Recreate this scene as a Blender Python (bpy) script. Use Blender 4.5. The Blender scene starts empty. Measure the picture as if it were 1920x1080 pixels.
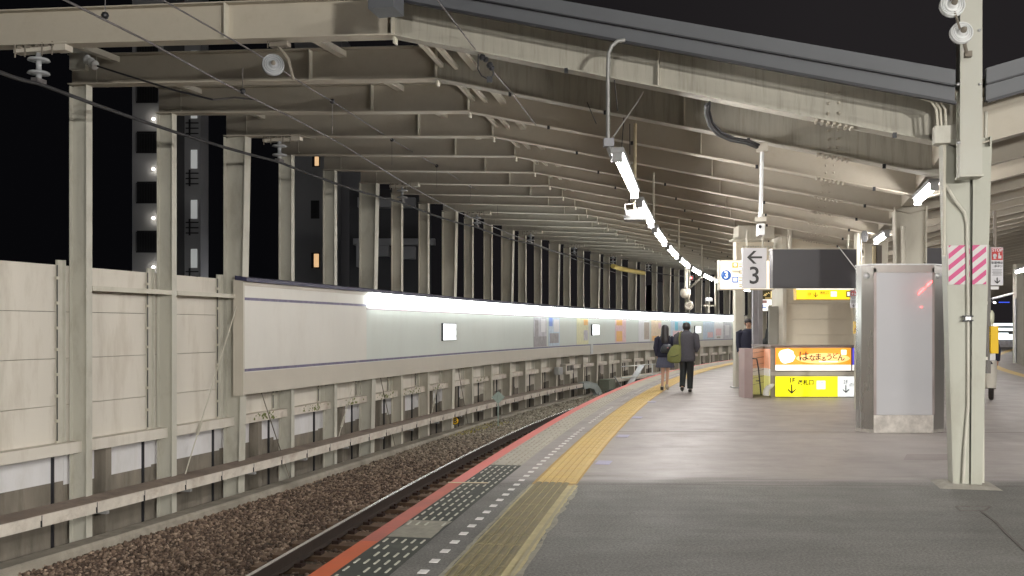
import bpy, math, random
import numpy as np
from mathutils import Vector, Matrix
R=math.radians
rnd=random.Random(7)
sc=bpy.context.scene
# ------------------------------------------------------------- camera
F=1780.0; HZ=615.0; EYE=1.5
cd=bpy.data.cameras.new('camera'); cam=bpy.data.objects.new('camera',cd)
sc.collection.objects.link(cam); sc.camera=cam
cam.location=(0,0,EYE); cam.rotation_euler=(R(90),0,0)
cd.sensor_fit='HORIZONTAL'; cd.sensor_width=36.0; cd.lens=36.0*F/1920
cd.shift_y=(HZ-540)/1920; cd.clip_start=.05; cd.clip_end=800
# ------------------------------------------------------------- night sky
w=bpy.data.worlds.new('World'); sc.world=w; w.use_nodes=True
nt=w.node_tree; bg=nt.nodes['Background']
tc=nt.nodes.new('ShaderNodeTexCoord'); sx=nt.nodes.new('ShaderNodeSeparateXYZ')
nt.links.new(tc.outputs['Generated'],sx.inputs[0])
mr=nt.nodes.new('ShaderNodeMapRange'); mr.inputs[1].default_value=-.25; mr.inputs[2].default_value=.3
nt.links.new(sx.outputs['X'],mr.inputs[0])
cr=nt.nodes.new('ShaderNodeValToRGB')
cr.color_ramp.elements[0].color=(.0022,.0022,.0028,1); cr.color_ramp.elements[1].color=(.017,.015,.016,1)
nt.links.new(mr.outputs[0],cr.inputs[0]); nt.links.new(cr.outputs[0],bg.inputs[0]); bg.inputs[1].default_value=1.0
# ------------------------------------------------------------- render settings
sc.render.engine='CYCLES'
sc.view_settings.view_transform='Standard'; sc.view_settings.look='None'
sc.view_settings.exposure=0.0; sc.view_settings.gamma=1
sc.cycles.use_denoising=True
sc.cycles.max_bounces=6; sc.cycles.diffuse_bounces=4; sc.cycles.glossy_bounces=3
sc.cycles.sample_clamp_indirect=6
POSTL=900.0; POSTR=420.0; STRIP=13.0
TUBE=150.0      # radiance of the fluorescent tubes
# ------------------------------------------------------------- helpers
ORD='first second third fourth fifth sixth seventh eighth ninth tenth eleventh twelfth thirteenth fourteenth fifteenth sixteenth seventeenth eighteenth nineteenth twentieth'.split()
def ordw(n):
    if n<20: return ORD[n]
    t={2:'twenty',3:'thirty',4:'forty',5:'fifty'}[(n+1)//10]; u=(n+1)%10
    return (t+'-'+ORD[u-1]) if u else {2:'twentieth',3:'thirtieth',4:'fortieth',5:'fiftieth'}[(n+1)//10]
def tag(o,label=None,cat=None,group=None,kind=None):
    if label: o['label']=label
    if cat: o['category']=cat
    if group: o['group']=group
    if kind: o['kind']=kind
    return o
def empty(name,loc,label,cat,group=None):
    o=bpy.data.objects.new(name,None); sc.collection.objects.link(o); o.location=loc
    o.empty_display_size=.1
    return tag(o,label,cat,group)
def V(*a): return Vector(a)
class MB:
    def __init__(s): s.v=[];s.f=[];s.sm=[];s.mi=[];s.cur=0
    def add(s,vs,fs,smooth=False):
        b=len(s.v); s.v.extend([tuple(p) for p in vs])
        for f in fs: s.f.append(tuple(b+i for i in f)); s.sm.append(smooth); s.mi.append(s.cur)
        return s
    def hexa(s,p):  # 8 points: bottom 4 ccw, top 4 ccw
        return s.add(p,[(3,2,1,0),(4,5,6,7),(0,1,5,4),(1,2,6,5),(2,3,7,6),(3,0,4,7)])
    def box(s,c,a,b,u,la,lb,lu):  # centre, axes, full sizes
        c=Vector(c);a=Vector(a).normalized()*la/2;b=Vector(b).normalized()*lb/2;u=Vector(u).normalized()*lu/2
        return s.hexa([c-a-b-u,c+a-b-u,c+a+b-u,c-a+b-u,c-a-b+u,c+a-b+u,c+a+b+u,c-a+b+u])
    def bx(s,x0,x1,y0,y1,z0,z1):
        return s.hexa([(x0,y0,z0),(x1,y0,z0),(x1,y1,z0),(x0,y1,z0),(x0,y0,z1),(x1,y0,z1),(x1,y1,z1),(x0,y1,z1)])
    def bar(s,p,q,wd,ht,up=(0,0,1)):
        p=Vector(p);q=Vector(q);d=(q-p).normalized();u=Vector(up);sd=d.cross(u)
        if sd.length<1e-4: sd=d.cross(Vector((0,1,0)))
        sd.normalize();u=sd.cross(d).normalized()
        a=sd*wd/2;b=u*ht/2
        return s.hexa([p-a-b,p+a-b,q+a-b,q-a-b,p-a+b,p+a+b,q+a+b,q-a+b])
    def tube(s,pts,r,n=8,cap=True):
        pts=[Vector(p) for p in pts]; N=len(pts); rs=r if isinstance(r,(list,tuple)) else [r]*N
        prev=None; vs=[]
        for i,p in enumerate(pts):
            d=(pts[min(i+1,N-1)]-pts[max(i-1,0)]).normalized()
            if prev is None:
                ref=Vector((0,0,1)) if abs(d.z)<.9 else Vector((1,0,0))
                a=d.cross(ref).normalized()
            else: a=(prev-d*prev.dot(d)).normalized()
            prev=a; b=d.cross(a)
            for k in range(n):
                t=2*math.pi*k/n; vs.append(p+(a*math.cos(t)+b*math.sin(t))*rs[i])
        fs=[(i*n+k,i*n+(k+1)%n,(i+1)*n+(k+1)%n,(i+1)*n+k) for i in range(N-1) for k in range(n)]
        s.add(vs,fs,True)
        if cap: s.add(vs[:n],[tuple(range(n))[::-1]]); s.add(vs[-n:],[tuple(range(n))])
        return s
    def lathe(s,c,prof,ax=(0,0,1),n=20):  # prof [(r,h)]
        c=Vector(c);d=Vector(ax).normalized();a=d.orthogonal().normalized();b=d.cross(a)
        vs=[c+d*h+(a*math.cos(2*math.pi*k/n)+b*math.sin(2*math.pi*k/n))*max(r,1e-4) for r,h in prof for k in range(n)]
        fs=[(i*n+k,i*n+(k+1)%n,(i+1)*n+(k+1)%n,(i+1)*n+k) for i in range(len(prof)-1) for k in range(n)]
        return s.add(vs,fs,True)
    def poly(s,pts,nrm,th):  # extruded polygon
        n=len(pts);nv=Vector(nrm).normalized()*th
        p=[Vector(q) for q in pts];q=[a+nv for a in p]
        s.add(p+q,[tuple(range(n))[::-1],tuple(range(n,2*n))]+[(i,(i+1)%n,n+(i+1)%n,n+i) for i in range(n)])
        return s
    def sweep(s,path,prof,closed=True):
        """path: list of (pos, across, up); prof list of (a,u)"""
        n=len(prof);vs=[]
        for p,a,u in path:
            for x,z in prof: vs.append(p+a*x+u*z)
        fs=[]
        for i in range(len(path)-1):
            for k in range(n if closed else n-1):
                fs.append((i*n+k,(i+1)*n+k,(i+1)*n+(k+1)%n,i*n+(k+1)%n))
        s.add(vs,fs)
        if closed:
            s.add(vs[:n],[tuple(range(n))]); s.add(vs[-n:],[tuple(range(n))[::-1]])
        return s
    def loft(s,rings,n=14,cap=True):
        """rings: (centre, rx, ry[, axisx]) horizontal-ish ellipses"""
        vs=[]
        for r in rings:
            c=Vector(r[0]); ax=Vector(r[3]) if len(r)>3 else V(1,0,0); nz=Vector(r[4]) if len(r)>4 else V(0,0,1)
            ay=nz.cross(ax).normalized()
            for k in range(n):
                t=2*math.pi*k/n; vs.append(c+ax*math.cos(t)*r[1]+ay*math.sin(t)*r[2])
        fs=[(i*n+k,i*n+(k+1)%n,(i+1)*n+(k+1)%n,(i+1)*n+k) for i in range(len(rings)-1) for k in range(n)]
        if cap: fs+=[tuple(range(n))[::-1],tuple((len(rings)-1)*n+k for k in range(n))]
        return s.add(vs,fs,True)
    def build(s,name,mat,parent=None,off=None):
        me=bpy.data.meshes.new(name)
        o0=Vector((0,0,0))
        if parent is not None:
            q=parent
            while q is not None: o0+=q.location; q=q.parent
        vs=[(x-o0.x,y-o0.y,z-o0.z) for x,y,z in s.v]
        me.from_pydata(vs,[],s.f)
        for p,sm in zip(me.polygons,s.sm): p.use_smooth=sm
        mats=mat if isinstance(mat,(list,tuple)) else [mat]
        for m in mats: me.materials.append(m)
        if len(mats)>1:
            for p,mi in zip(me.polygons,s.mi): p.material_index=mi
        me.validate(); me.update()
        o=bpy.data.objects.new(name,me); sc.collection.objects.link(o)
        if parent is not None: o.parent=parent
        return o
def copy_thing(src,loc):
    o=src.copy(); sc.collection.objects.link(o); o.location=loc
    for ch in list(src.children):
        c=ch.copy(); sc.collection.objects.link(c); c.parent=o
        for g in list(ch.children):
            d=g.copy(); sc.collection.objects.link(d); d.parent=c
    return o
# ------------------------------------------------------------- materials
MATS={}
def mat(name,col,rough=.7,metal=0,var=.12,scale=3,stretch=(1,1,1),bump=0,bscale=60,dirt=None,dirt_amt=0,spec=.5,dscale=1.5,coord='Object'):
    if name in MATS: return MATS[name]
    m=bpy.data.materials.new(name); m.use_nodes=True; t=m.node_tree; L=t.links
    b=t.nodes['Principled BSDF']; b.inputs['Roughness'].default_value=rough; b.inputs['Metallic'].default_value=metal
    b.inputs['Specular IOR Level'].default_value=spec
    tc=t.nodes.new('ShaderNodeTexCoord'); mp=t.nodes.new('ShaderNodeMapping'); mp.inputs['Scale'].default_value=stretch
    if coord=='World':
        ge=t.nodes.new('ShaderNodeNewGeometry'); L.new(ge.outputs['Position'],mp.inputs[0])
    else: L.new(tc.outputs[coord],mp.inputs[0])
    n=t.nodes.new('ShaderNodeTexNoise'); n.inputs['Scale'].default_value=scale; n.inputs['Detail'].default_value=6
    n.inputs['Roughness'].default_value=.6
    L.new(mp.outputs[0],n.inputs['Vector'])
    r=t.nodes.new('ShaderNodeValToRGB'); r.color_ramp.elements[0].position=.25; r.color_ramp.elements[1].position=.75
    r.color_ramp.elements[0].color=tuple(c*(1-var) for c in col)+(1,); r.color_ramp.elements[1].color=tuple(min(1,c*(1+var)) for c in col)+(1,)
    L.new(n.outputs['Fac'],r.inputs[0]); out=r.outputs[0]
    if dirt:
        n2=t.nodes.new('ShaderNodeTexNoise'); n2.inputs['Scale'].default_value=dscale; n2.inputs['Detail'].default_value=8; n2.inputs['Roughness'].default_value=.7
        L.new(mp.outputs[0],n2.inputs['Vector'])
        r2=t.nodes.new('ShaderNodeMapRange'); r2.inputs[1].default_value=.5; r2.inputs[2].default_value=.75; r2.inputs[4].default_value=dirt_amt
        L.new(n2.outputs['Fac'],r2.inputs[0])
        mx=t.nodes.new('ShaderNodeMix'); mx.data_type='RGBA'; mx.inputs[7].default_value=tuple(dirt)+(1,)
        L.new(r2.outputs[0],mx.inputs[0]); L.new(out,mx.inputs[6]); out=mx.outputs[2]
    L.new(out,b.inputs['Base Color'])
    # roughness variation
    rv=t.nodes.new('ShaderNodeMapRange'); rv.inputs[3].default_value=max(.05,rough-.12); rv.inputs[4].default_value=min(1,rough+.1)
    L.new(n.outputs['Fac'],rv.inputs[0]); L.new(rv.outputs[0],b.inputs['Roughness'])
    if bump:
        n3=t.nodes.new('ShaderNodeTexNoise'); n3.inputs['Scale'].default_value=bscale; n3.inputs['Detail'].default_value=4
        L.new(mp.outputs[0],n3.inputs['Vector'])
        bp=t.nodes.new('ShaderNodeBump'); bp.inputs['Strength'].default_value=bump; bp.inputs['Distance'].default_value=.01
        L.new(n3.outputs['Fac'],bp.inputs['Height']); L.new(bp.outputs[0],b.inputs['Normal'])
    MATS[name]=m; return m
def emis(name,col,st,base=(.8,.8,.8)):
    if name in MATS: return MATS[name]
    m=bpy.data.materials.new(name); m.use_nodes=True; b=m.node_tree.nodes['Principled BSDF']
    b.inputs['Base Color'].default_value=tuple(base)+(1,); b.inputs['Roughness'].default_value=.4
    b.inputs['Emission Color'].default_value=tuple(col)+(1,); b.inputs['Emission Strength'].default_value=st
    MATS[name]=m; return m
steel=mat('painted_steel',(.55,.52,.44),.55,0,.07,2.5,(1,1,.4),dirt=(.2,.16,.1),dirt_amt=.35,coord='World',dscale=2.2)
steel2=mat('painted_steel_roof',(.44,.40,.33),.6,0,.08,2.5,(1,1,1),dirt=(.2,.15,.1),dirt_amt=.3,coord='World',dscale=2.5)
steelG=mat('painted_steel_light_tint',(.50,.485,.42),.5,0,.06,2,(1,1,.5),dirt=(.16,.12,.07),dirt_amt=.35,coord='World',dscale=3)  # greenish cast of the light mixed into the steel paint
deckm=mat('roof_deck',(.43,.38,.31),.6,0,.08,3,coord='World')
fascm=mat('fascia_grey',(.098,.103,.113),.5,0,.08,2,dirt=(.1,.1,.11),dirt_amt=.4,coord='World')
conc=mat('pale_panel_concrete',(.64,.60,.53),.8,0,.06,1.2,(1,1,.2),.15,120,dirt=(.40,.345,.27),dirt_amt=.6,coord='World',dscale=2.6)
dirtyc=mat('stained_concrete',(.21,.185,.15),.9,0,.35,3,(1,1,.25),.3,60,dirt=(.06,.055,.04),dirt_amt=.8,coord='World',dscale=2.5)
whitep=mat('white_painted_concrete',(.72,.71,.72),.8,0,.12,3,(1,1,.3),.2,60,dirt=(.3,.28,.22),dirt_amt=.5,coord='World')
kerbm=mat('old_kerb_concrete',(.32,.29,.24),.9,0,.3,6,(1,1,1),.5,50,dirt=(.07,.065,.05),dirt_amt=.8,coord='World')
trough=mat('trough_concrete',(.62,.57,.50),.8,0,.15,5,(1,1,1),.25,80,dirt=(.22,.12,.07),dirt_amt=.6,coord='World',dscale=2)
troughtop=mat('trough_lid',(.24,.19,.155),.9,0,.3,6,(1,1,1),.4,80,dirt=(.09,.06,.04),dirt_amt=.7,coord='World')
moss=mat('moss_stain',(.16,.18,.06),.95,0,.4,20,coord='World')
panelw=mat('billboard_panel',(.66,.64,.59),.45,0,.04,1,(1,1,.4),dirt=(.5,.46,.4),dirt_amt=.35,coord='World')
panelg=mat('billboard_panel_greenish',(.60,.64,.60),.4,0,.04,1,(1,1,.3),dirt=(.5,.5,.45),dirt_amt=.3,coord='World')
frameb=mat('billboard_frame',(.52,.48,.41),.5,0,.05,2,coord='World')
purple=mat('purple_band',(.13,.115,.20),.5,0,.3,8,(1,1,1),dirt=(.35,.33,.35),dirt_amt=.5,coord='World',dscale=5)
dark=mat('dark_metal',(.03,.03,.035),.5,.3,.2,5)
black=mat('black_plastic',(.015,.015,.017),.45,0,.2,5)
navycap=mat('navy_cap',(.035,.035,.075),.5,0,.2,4,coord='World')
railtop=mat('polished_rail',(.75,.72,.72),.22,.9,.08,10,coord='World')
railside=mat('rusty_rail',(.06,.042,.034),.75,.3,.3,12,bump=.3,coord='World')
sleeperm=mat('sleeper_concrete',(.15,.095,.06),.9,0,.3,8,bump=.5,coord='World')
clipm=mat('rail_clip_rust',(.06,.035,.028),.7,.4,.3,20,coord='World')
stainless=mat('brushed_stainless',(.34,.325,.305),.3,.75,.12,1.2,(1,1,.15),coord='World')
glassoff=mat('unlit_display_glass',(.47,.47,.49),.09,0,.02,1,coord='World')
_b=glassoff.node_tree.nodes['Principled BSDF']; _b.inputs['Coat Weight'].default_value=1; _b.inputs['Coat Roughness'].default_value=.015; _b.inputs['Coat IOR'].default_value=1.6
scratch=mat('scratched_plate',(.55,.52,.48),.35,.5,.3,9,dirt=(.3,.27,.25),dirt_amt=.7,coord='World',dscale=6)
galv=mat('galvanised',(.5,.5,.5),.45,.5,.15,8)
cablem=mat('cable_black',(.03,.03,.032),.6,0,.2,5)
wirem=mat('bare_wire',(.16,.15,.15),.45,.4,.1,8)
porc=mat('white_porcelain',(.72,.73,.73),.2,0,.04,4)
porcg=mat('grey_porcelain',(.30,.31,.32),.25,0,.1,4)
white=mat('sign_white',(.62,.61,.64),.45,0,.02,2)
ink=mat('sign_ink',(.02,.018,.02),.5,0,.05,4)
redm=mat('sign_red',(.45,.03,.03),.5,0,.05,4)
pink=mat('magenta_stripe',(.50,.035,.17),.5,0,.08,6)
yellowm=mat('yellow_box',(.75,.47,.01),.4,0,.06,5)
board=mat('display_back',(.068,.066,.074),.5,0,.04,3)
skin=mat('skin',(.52,.31,.22),.55,0,.05,8)
hairm=mat('black_hair',(.018,.015,.015),.45,0,.3,30,(1,1,.1))
navy=mat('navy_jacket',(.012,.013,.032),.8,0,.2,15)
skirtm=mat('grey_blue_skirt',(.085,.088,.13),.85,0,.2,10,(3,3,.3))
coatm=mat('grey_coat',(.062,.06,.072),.9,0,.2,20)
trous=mat('black_trousers',(.012,.014,.015),.8,0,.2,10)
olive=mat('olive_bag',(.15,.16,.05),.8,0,.15,10)
shoe=mat('dark_shoes',(.02,.016,.014),.4,0,.2,10)
sock=mat('cream_shoes',(.45,.38,.3),.7,0,.1,10)
pale=mat('cream_trousers',(.55,.52,.46),.85,0,.06,6)
pinkc=mat('pink_scarf',(.35,.16,.17),.9,0,.4,30)
tubem=emis('tube_light',(1,.965,.93),TUBE)
# ------------------------------------------------------------- curves of the station
def mkcurve(fn,s0,s1,i0x,i0y,ds=.05):
    S=np.arange(s0,s1,ds); th=fn(S)
    x=np.cumsum(np.sin(th))*ds; y=np.cumsum(np.cos(th))*ds
    k=int(round(-s0/ds)); x+=i0x-x[k]; y+=i0y-y[k]
    return S,x,y,th
def wth(s):
    q=np.clip(s,-12,60); return .30984-.00829*np.maximum(q,-4)+.0005307*q**2*(q>0)-.00000556*q**3*(q>0)+np.maximum(s-60,0)*.004
WS=mkcurve(wth,-14,150,-6.01113,13.51288)
def eth(s):
    q=np.clip(s,0,52); return .158394+.00204925*q+.000091171*q**2+np.maximum(s-52,0)*.002
ES=mkcurve(eth,-14,150,-2.19559,0)
def rth(s):
    q=np.clip(s,0,34); return .15989-.0004*q+.00015433*q**2+np.maximum(s-34,0)*.008*(s<58)+(24*.008)*(s>=58)
RS=mkcurve(rth,-14,140,-4.40825,0)
def cp(C,s):
    S,x,y,th=C
    return float(np.interp(s,S,x)),float(np.interp(s,S,y)),float(np.interp(s,S,th))
def ptn(C,s,d=0,z=0):   # d positive = to the right of travel
    x,y,t=cp(C,s); return V(x+math.cos(t)*d,y-math.sin(t)*d,z)
FR=1.9
# centre row
_cs=[(4.32,9.05)]
for k in range(0,60):
    t=cp(WS,(k-.5)*FR)[2]; x,y=_cs[-1]; _cs.append((x+1.79*math.sin(t),y+1.79*math.cos(t)))
def Cpt(i):
    k=i+1
    if k<0:
        t=.29; return V(4.32+1.79*k*math.sin(t),9.05+1.79*k*math.cos(t),0)
    j=min(int(k),len(_cs)-2); f=k-j
    return V(_cs[j][0]*(1-f)+_cs[j+1][0]*f,_cs[j][1]*(1-f)+_cs[j+1][1]*f,0)
def Wpt(i): x,y,t=cp(WS,i*FR); return V(x,y,0)
TC=11.24
def FP(i,t,z=0):
    a=Wpt(i);d=Cpt(i)-a;d.normalize(); p=a+d*t; p.z=z; return p
def fax(i):
    d=Cpt(i)-Wpt(i); d.normalize(); return d
def lax(i):
    d=fax(i); return V(-d.y,d.x,0)
UP=V(0,0,1)
TK=[5.47,5.21,4.98,4.76,4.62,4.5,4.37,4.26,4.17]
def tk(i): return TK[i+1] if i+1<len(TK) else max(3.4,4.17-.07*(i-7))
ZK=4.69
def zb(i,t):
    """underside of the frame at distance t from the left wall"""
    k=tk(i)
    if t>TC: t=2*TC-t
    if t<=k: return 4.95+(ZK-4.95)*t/k
    return ZK+(3.2-ZK)*(t-k)/(TC-k)
def path(C,s0,s1,step,d=0,z=0):
    out=[];n=max(1,int(math.ceil((s1-s0)/step)))
    for k in range(n+1):
        s=s0+(s1-s0)*k/n; x,y,t=cp(C,s)
        a=V(math.cos(t),-math.sin(t),0); out.append((V(x,y,z)+a*d,a,UP))
    return out
def fpath(i0,i1,step=1):
    out=[];n=max(1,int(math.ceil((i1-i0)/step)))
    for k in range(n+1):
        i=i0+(i1-i0)*k/n; out.append((Wpt(i),fax(i),UP))
    return out
def struct(o,name_kind='structure'): o['kind']=name_kind; return o
def gp(u,v,z=0):
    Y=(EYE-z)*F/(v-HZ); return V((u-960)*Y/F,Y,z)
def at(u,v,Y): return V((u-960)*Y/F,Y,EYE+(HZ-v)*Y/F)
# ============================================================= GROUND / PLATFORM
m=MB(); m.add([(-400,-60,-6.5),(400,-60,-6.5),(400,500,-6.5),(-400,500,-6.5)],[(0,1,2,3)])
struct(m.build('ground',mat('dark_ground',(.04,.04,.04),.9)))
# platform body: left edge curve E, right edge curve offset from centre row
def floor_mat(name,col,var,streak,speck,bump,rough):
    m=bpy.data.materials.new(name); m.use_nodes=True; t=m.node_tree; L=t.links; b=t.nodes['Principled BSDF']
    ge=t.nodes.new('ShaderNodeNewGeometry')
    def noise(sc_,stretch,detail=6,ro=.6):
        mp=t.nodes.new('ShaderNodeMapping'); mp.inputs['Scale'].default_value=stretch; mp.inputs['Rotation'].default_value=(0,0,R(-4))
        n=t.nodes.new('ShaderNodeTexNoise'); n.inputs['Scale'].default_value=sc_; n.inputs['Detail'].default_value=detail; n.inputs['Roughness'].default_value=ro
        L.new(ge.outputs['Position'],mp.inputs[0]); L.new(mp.outputs[0],n.inputs['Vector']); return n.outputs['Fac']
    def mr(src,a,b_,c,d):
        q=t.nodes.new('ShaderNodeMapRange'); q.inputs[1].default_value=a;q.inputs[2].default_value=b_;q.inputs[3].default_value=c;q.inputs[4].default_value=d
        L.new(src,q.inputs[0]); return q.outputs[0]
    def mul(a,b_):
        q=t.nodes.new('ShaderNodeMath'); q.operation='MULTIPLY'; L.new(a,q.inputs[0]); L.new(b_,q.inputs[1]); return q.outputs[0]
    f1=mr(noise(.8,(1,1,1),5),.3,.7,1-var,1+var)
    f2=mr(noise(2.2,(.45,2.4,1),7,.7),.35,.7,1+streak*.3,1-streak)
    f3=mr(noise(55,(1,1,1),4,.9),.40,.60,1-speck*.8,1+speck*.8)
    f4=mr(noise(2.6,(1,1,1),9,.75),.56,.72,1,1-streak*.7)
    f5=mr(noise(7,(1,1,1),3,.6),.64,.72,1,.80); f6=mr(noise(1.1,(.5,2.5,1),7,.7),.5,.62,1,.90)
    k=mul(mul(mul(mul(mul(f1,f2),f3),f4),f5),f6)
    mx=t.nodes.new('ShaderNodeVectorMath'); mx.operation='SCALE'; mx.inputs[0].default_value=col; L.new(k,mx.inputs['Scale'])
    L.new(mx.outputs[0],b.inputs['Base Color'])
    L.new(mr(noise(2,(1,1,1)),.3,.7,rough-.12,rough+.1),b.inputs['Roughness'])
    bp=t.nodes.new('ShaderNodeBump'); bp.inputs['Strength'].default_value=bump; bp.inputs['Distance'].default_value=.004
    L.new(noise(110,(1,1,1),2),bp.inputs['Height']); L.new(bp.outputs[0],b.inputs['Normal'])
    return m
def blend_floor():
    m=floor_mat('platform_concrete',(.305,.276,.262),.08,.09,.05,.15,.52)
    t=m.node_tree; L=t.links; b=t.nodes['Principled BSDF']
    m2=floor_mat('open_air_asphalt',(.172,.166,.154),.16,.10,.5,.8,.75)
    # copy the asphalt nodes into this tree
    mp={}
    t2=m2.node_tree
    for n in t2.nodes:
        if n.type in('BSDF_PRINCIPLED','OUTPUT_MATERIAL'): continue
        q=t.nodes.new(n.bl_idname); mp[n.name]=q
        for a in('operation','interpolation_type'):
            if hasattr(n,a):
                try: setattr(q,a,getattr(n,a))
                except Exception: pass
        for x,y in zip(n.inputs,q.inputs):
            if hasattr(x,'default_value'):
                try: y.default_value=x.default_value
                except Exception: pass
    for l in t2.links:
        if l.to_node.name in mp: L.new(mp[l.from_node.name].outputs[list(l.from_node.outputs).index(l.from_socket)],mp[l.to_node.name].inputs[list(l.to_node.inputs).index(l.to_socket)])
    src={l.to_socket.name:mp[l.from_node.name].outputs[list(l.from_node.outputs).index(l.from_socket)] for l in t2.links if l.to_node.type=='BSDF_PRINCIPLED'}
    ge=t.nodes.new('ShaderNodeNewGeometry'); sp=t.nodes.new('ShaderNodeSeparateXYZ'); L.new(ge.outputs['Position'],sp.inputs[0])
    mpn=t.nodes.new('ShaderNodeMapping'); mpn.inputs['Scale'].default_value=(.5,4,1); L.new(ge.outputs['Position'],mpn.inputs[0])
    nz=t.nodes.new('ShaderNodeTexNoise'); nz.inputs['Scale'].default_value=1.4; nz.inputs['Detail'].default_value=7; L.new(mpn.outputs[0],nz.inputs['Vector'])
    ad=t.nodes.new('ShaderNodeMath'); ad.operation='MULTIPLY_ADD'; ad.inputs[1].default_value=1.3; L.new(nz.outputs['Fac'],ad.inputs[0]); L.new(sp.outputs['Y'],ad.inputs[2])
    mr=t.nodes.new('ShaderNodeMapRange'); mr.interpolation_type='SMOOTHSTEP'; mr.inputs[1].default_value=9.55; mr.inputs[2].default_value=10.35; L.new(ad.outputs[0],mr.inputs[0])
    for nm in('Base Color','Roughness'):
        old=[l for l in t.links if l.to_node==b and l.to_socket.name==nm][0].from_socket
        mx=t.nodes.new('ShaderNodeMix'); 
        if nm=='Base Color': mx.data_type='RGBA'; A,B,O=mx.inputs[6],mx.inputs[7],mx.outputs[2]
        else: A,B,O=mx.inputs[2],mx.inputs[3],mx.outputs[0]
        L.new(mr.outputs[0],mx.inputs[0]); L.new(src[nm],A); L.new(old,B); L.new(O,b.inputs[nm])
    return m
concf=blend_floor(); asph=concf
YB=9.25   # roofed floor starts about here
def bline(x): return YB-.055*(x-1)
RD=6.35
def Rpt(i): return FP(i,TC+RD)
# cells: for each station s along E, matching right edge point
sts=[-12,-8,-4,0,2,4,6,7.5]+[9.4+k*1.5 for k in range(0,58)]
def redge(y):
    # x of right edge for given y
    best=None
    ii=np.arange(-14,50,.25); P=[Rpt(float(i)) for i in ii]
    return ii,P
_ii,_P=redge(0); _py=np.array([p.y for p in _P]); _px=np.array([p.x for p in _P])
def rx_at(y): return float(np.interp(y,_py,_px))
_sE=ES[0]
def ex_at(y): return float(np.interp(y,ES[2],ES[1]))
def strip(name,ys,mtl,tilt=True):
    mb=MB(); rows=[]
    for y in ys:
        x0=ex_at(y)+.02; x1=rx_at(y)-.02
        row=[(x0+(x1-x0)*k/6,y,0) for k in range(7)]
        rows.append(row)
    vs=[p for r_ in rows for p in r_]
    fs=[(j*7+k,j*7+k+1,(j+1)*7+k+1,(j+1)*7+k) for j in range(len(rows)-1) for k in range(6)]
    mb.add(vs,fs); return struct(mb.build(name,mtl))
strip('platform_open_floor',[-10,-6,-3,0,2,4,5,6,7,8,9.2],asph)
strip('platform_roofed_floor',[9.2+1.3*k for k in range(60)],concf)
# platform mass under the floor
mb=MB(); rows=[]
ys=[-10,-5,0,3,6,9,12,15]+[15+2*k for k in range(1,36)]
for y in ys:
    a=ex_at(y);b_=rx_at(y)
    rows.append([(a,y,-.006),(b_,y,-.006),(b_,y,-.16),(b_-.12,y,-.17),(b_-.12,y,-1.6),(a+.12,y,-1.6),(a+.12,y,-.17),(a,y,-.16)])
vs=[p for r_ in rows for p in r_]; n=8
fs=[(j*n+k,j*n+(k+1)%n,(j+1)*n+(k+1)%n,(j+1)*n+k) for j in range(len(rows)-1) for k in range(n)]
mb.add(vs,fs)
struct(mb.build('platform',mat('platform_side',(.2,.18,.15),.9,bump=.3,coord='World')))
# expansion joints (grooves read as dark lines)
jm=mat('joint_filler',(.12,.105,.095),.8,0,.3,6,coord='World')
mb=MB()
for (u,v,wd) in ((1100,908,.022),(1100,809,.035),(1290,711,.05),(1240,761,.016),(1290,740,.02),(1300,692,.05)):
    y=gp(u,v).y
    a=V(ex_at(y)+.35,y,.004);b_=V(rx_at(y-.3)-.4,y-.35,.004)
    mb.add([a,b_,b_+V(0,wd,0),a+V(0,wd,0)],[(0,1,2,3)])
struct(mb.build('floor_joints',jm))
# repair patches by the column
mb=MB()
for (u0,u1,v0,v1) in ((1700,1785,852,863),):
    mb.add([gp(u0-6,v1)+V(0,0,.004),gp(u1,v1)+V(0,0,.004),gp(u1,v0)+V(0,0,.004),gp(u0,v0)+V(0,0,.004)],[(0,1,2,3)])
struct(mb.build('floor_patch',mat('patch_grey',(.24,.21,.2),.8,0,.15,5,coord='World')))
mb=MB()
lid=[gp(1792,950),gp(1858,950),gp(1846,958),gp(1800,958)]
for a,b_ in zip(lid,lid[1:]+lid[:1]): mb.bar(a+V(0,0,.003),b_+V(0,0,.003),.012,.004)
struct(mb.build('floor_hatch_outline',jm))
# crack on the asphalt
mb=MB(); pts=[gp(1838,958),gp(1868,980),gp(1886,1000),gp(1925,1036)]
for a,b_ in zip(pts,pts[1:]): mb.bar(a+V(0,0,.003),b_+V(0,0,.003),.02,.004)
struct(mb.build('floor_crack',jm))
# ---- painted / tactile bands along the left edge
def band(name,s0,s1,d0,d1,z,mtl,step=.5,wob=0):
    mb=MB(); P=path(ES,s0,s1,step); vs=[]
    for k,(p,a,u) in enumerate(P):
        e0=wob*(rnd.random()-.5);e1=wob*(rnd.random()-.5)
        vs+= [p+a*(d0+e0)+V(0,0,z),p+a*(d1+e1)+V(0,0,z)]
    mb.add(vs,[(2*k+1,2*k,2*k+2,2*k+3)[::-1] for k in range(len(P)-1)])
    return struct(mb.build(name,mtl))
SB=float(np.interp(9.25,ES[2],ES[0]))   # arc length at roof line
SO=float(np.interp(6.68,ES[2],ES[0]))
redA=mat('edge_paint_orange',(.66,.145,.055),.55,0,.1,5,dirt=(.3,.08,.04),dirt_amt=.3,coord='World')
redB=mat('edge_paint_worn_red',(.55,.16,.12),.6,0,.14,4,dirt=(.2,.09,.07),dirt_amt=.4,coord='World')
redC=mat('edge_paint_coral',(.66,.165,.14),.5,0,.07,3,coord='World')
band('edge_line_orange',-4,SO,0.005,.138,.004,redA)
band('edge_line_worn',SO,SB,0.005,.138,.004,redB)
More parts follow.
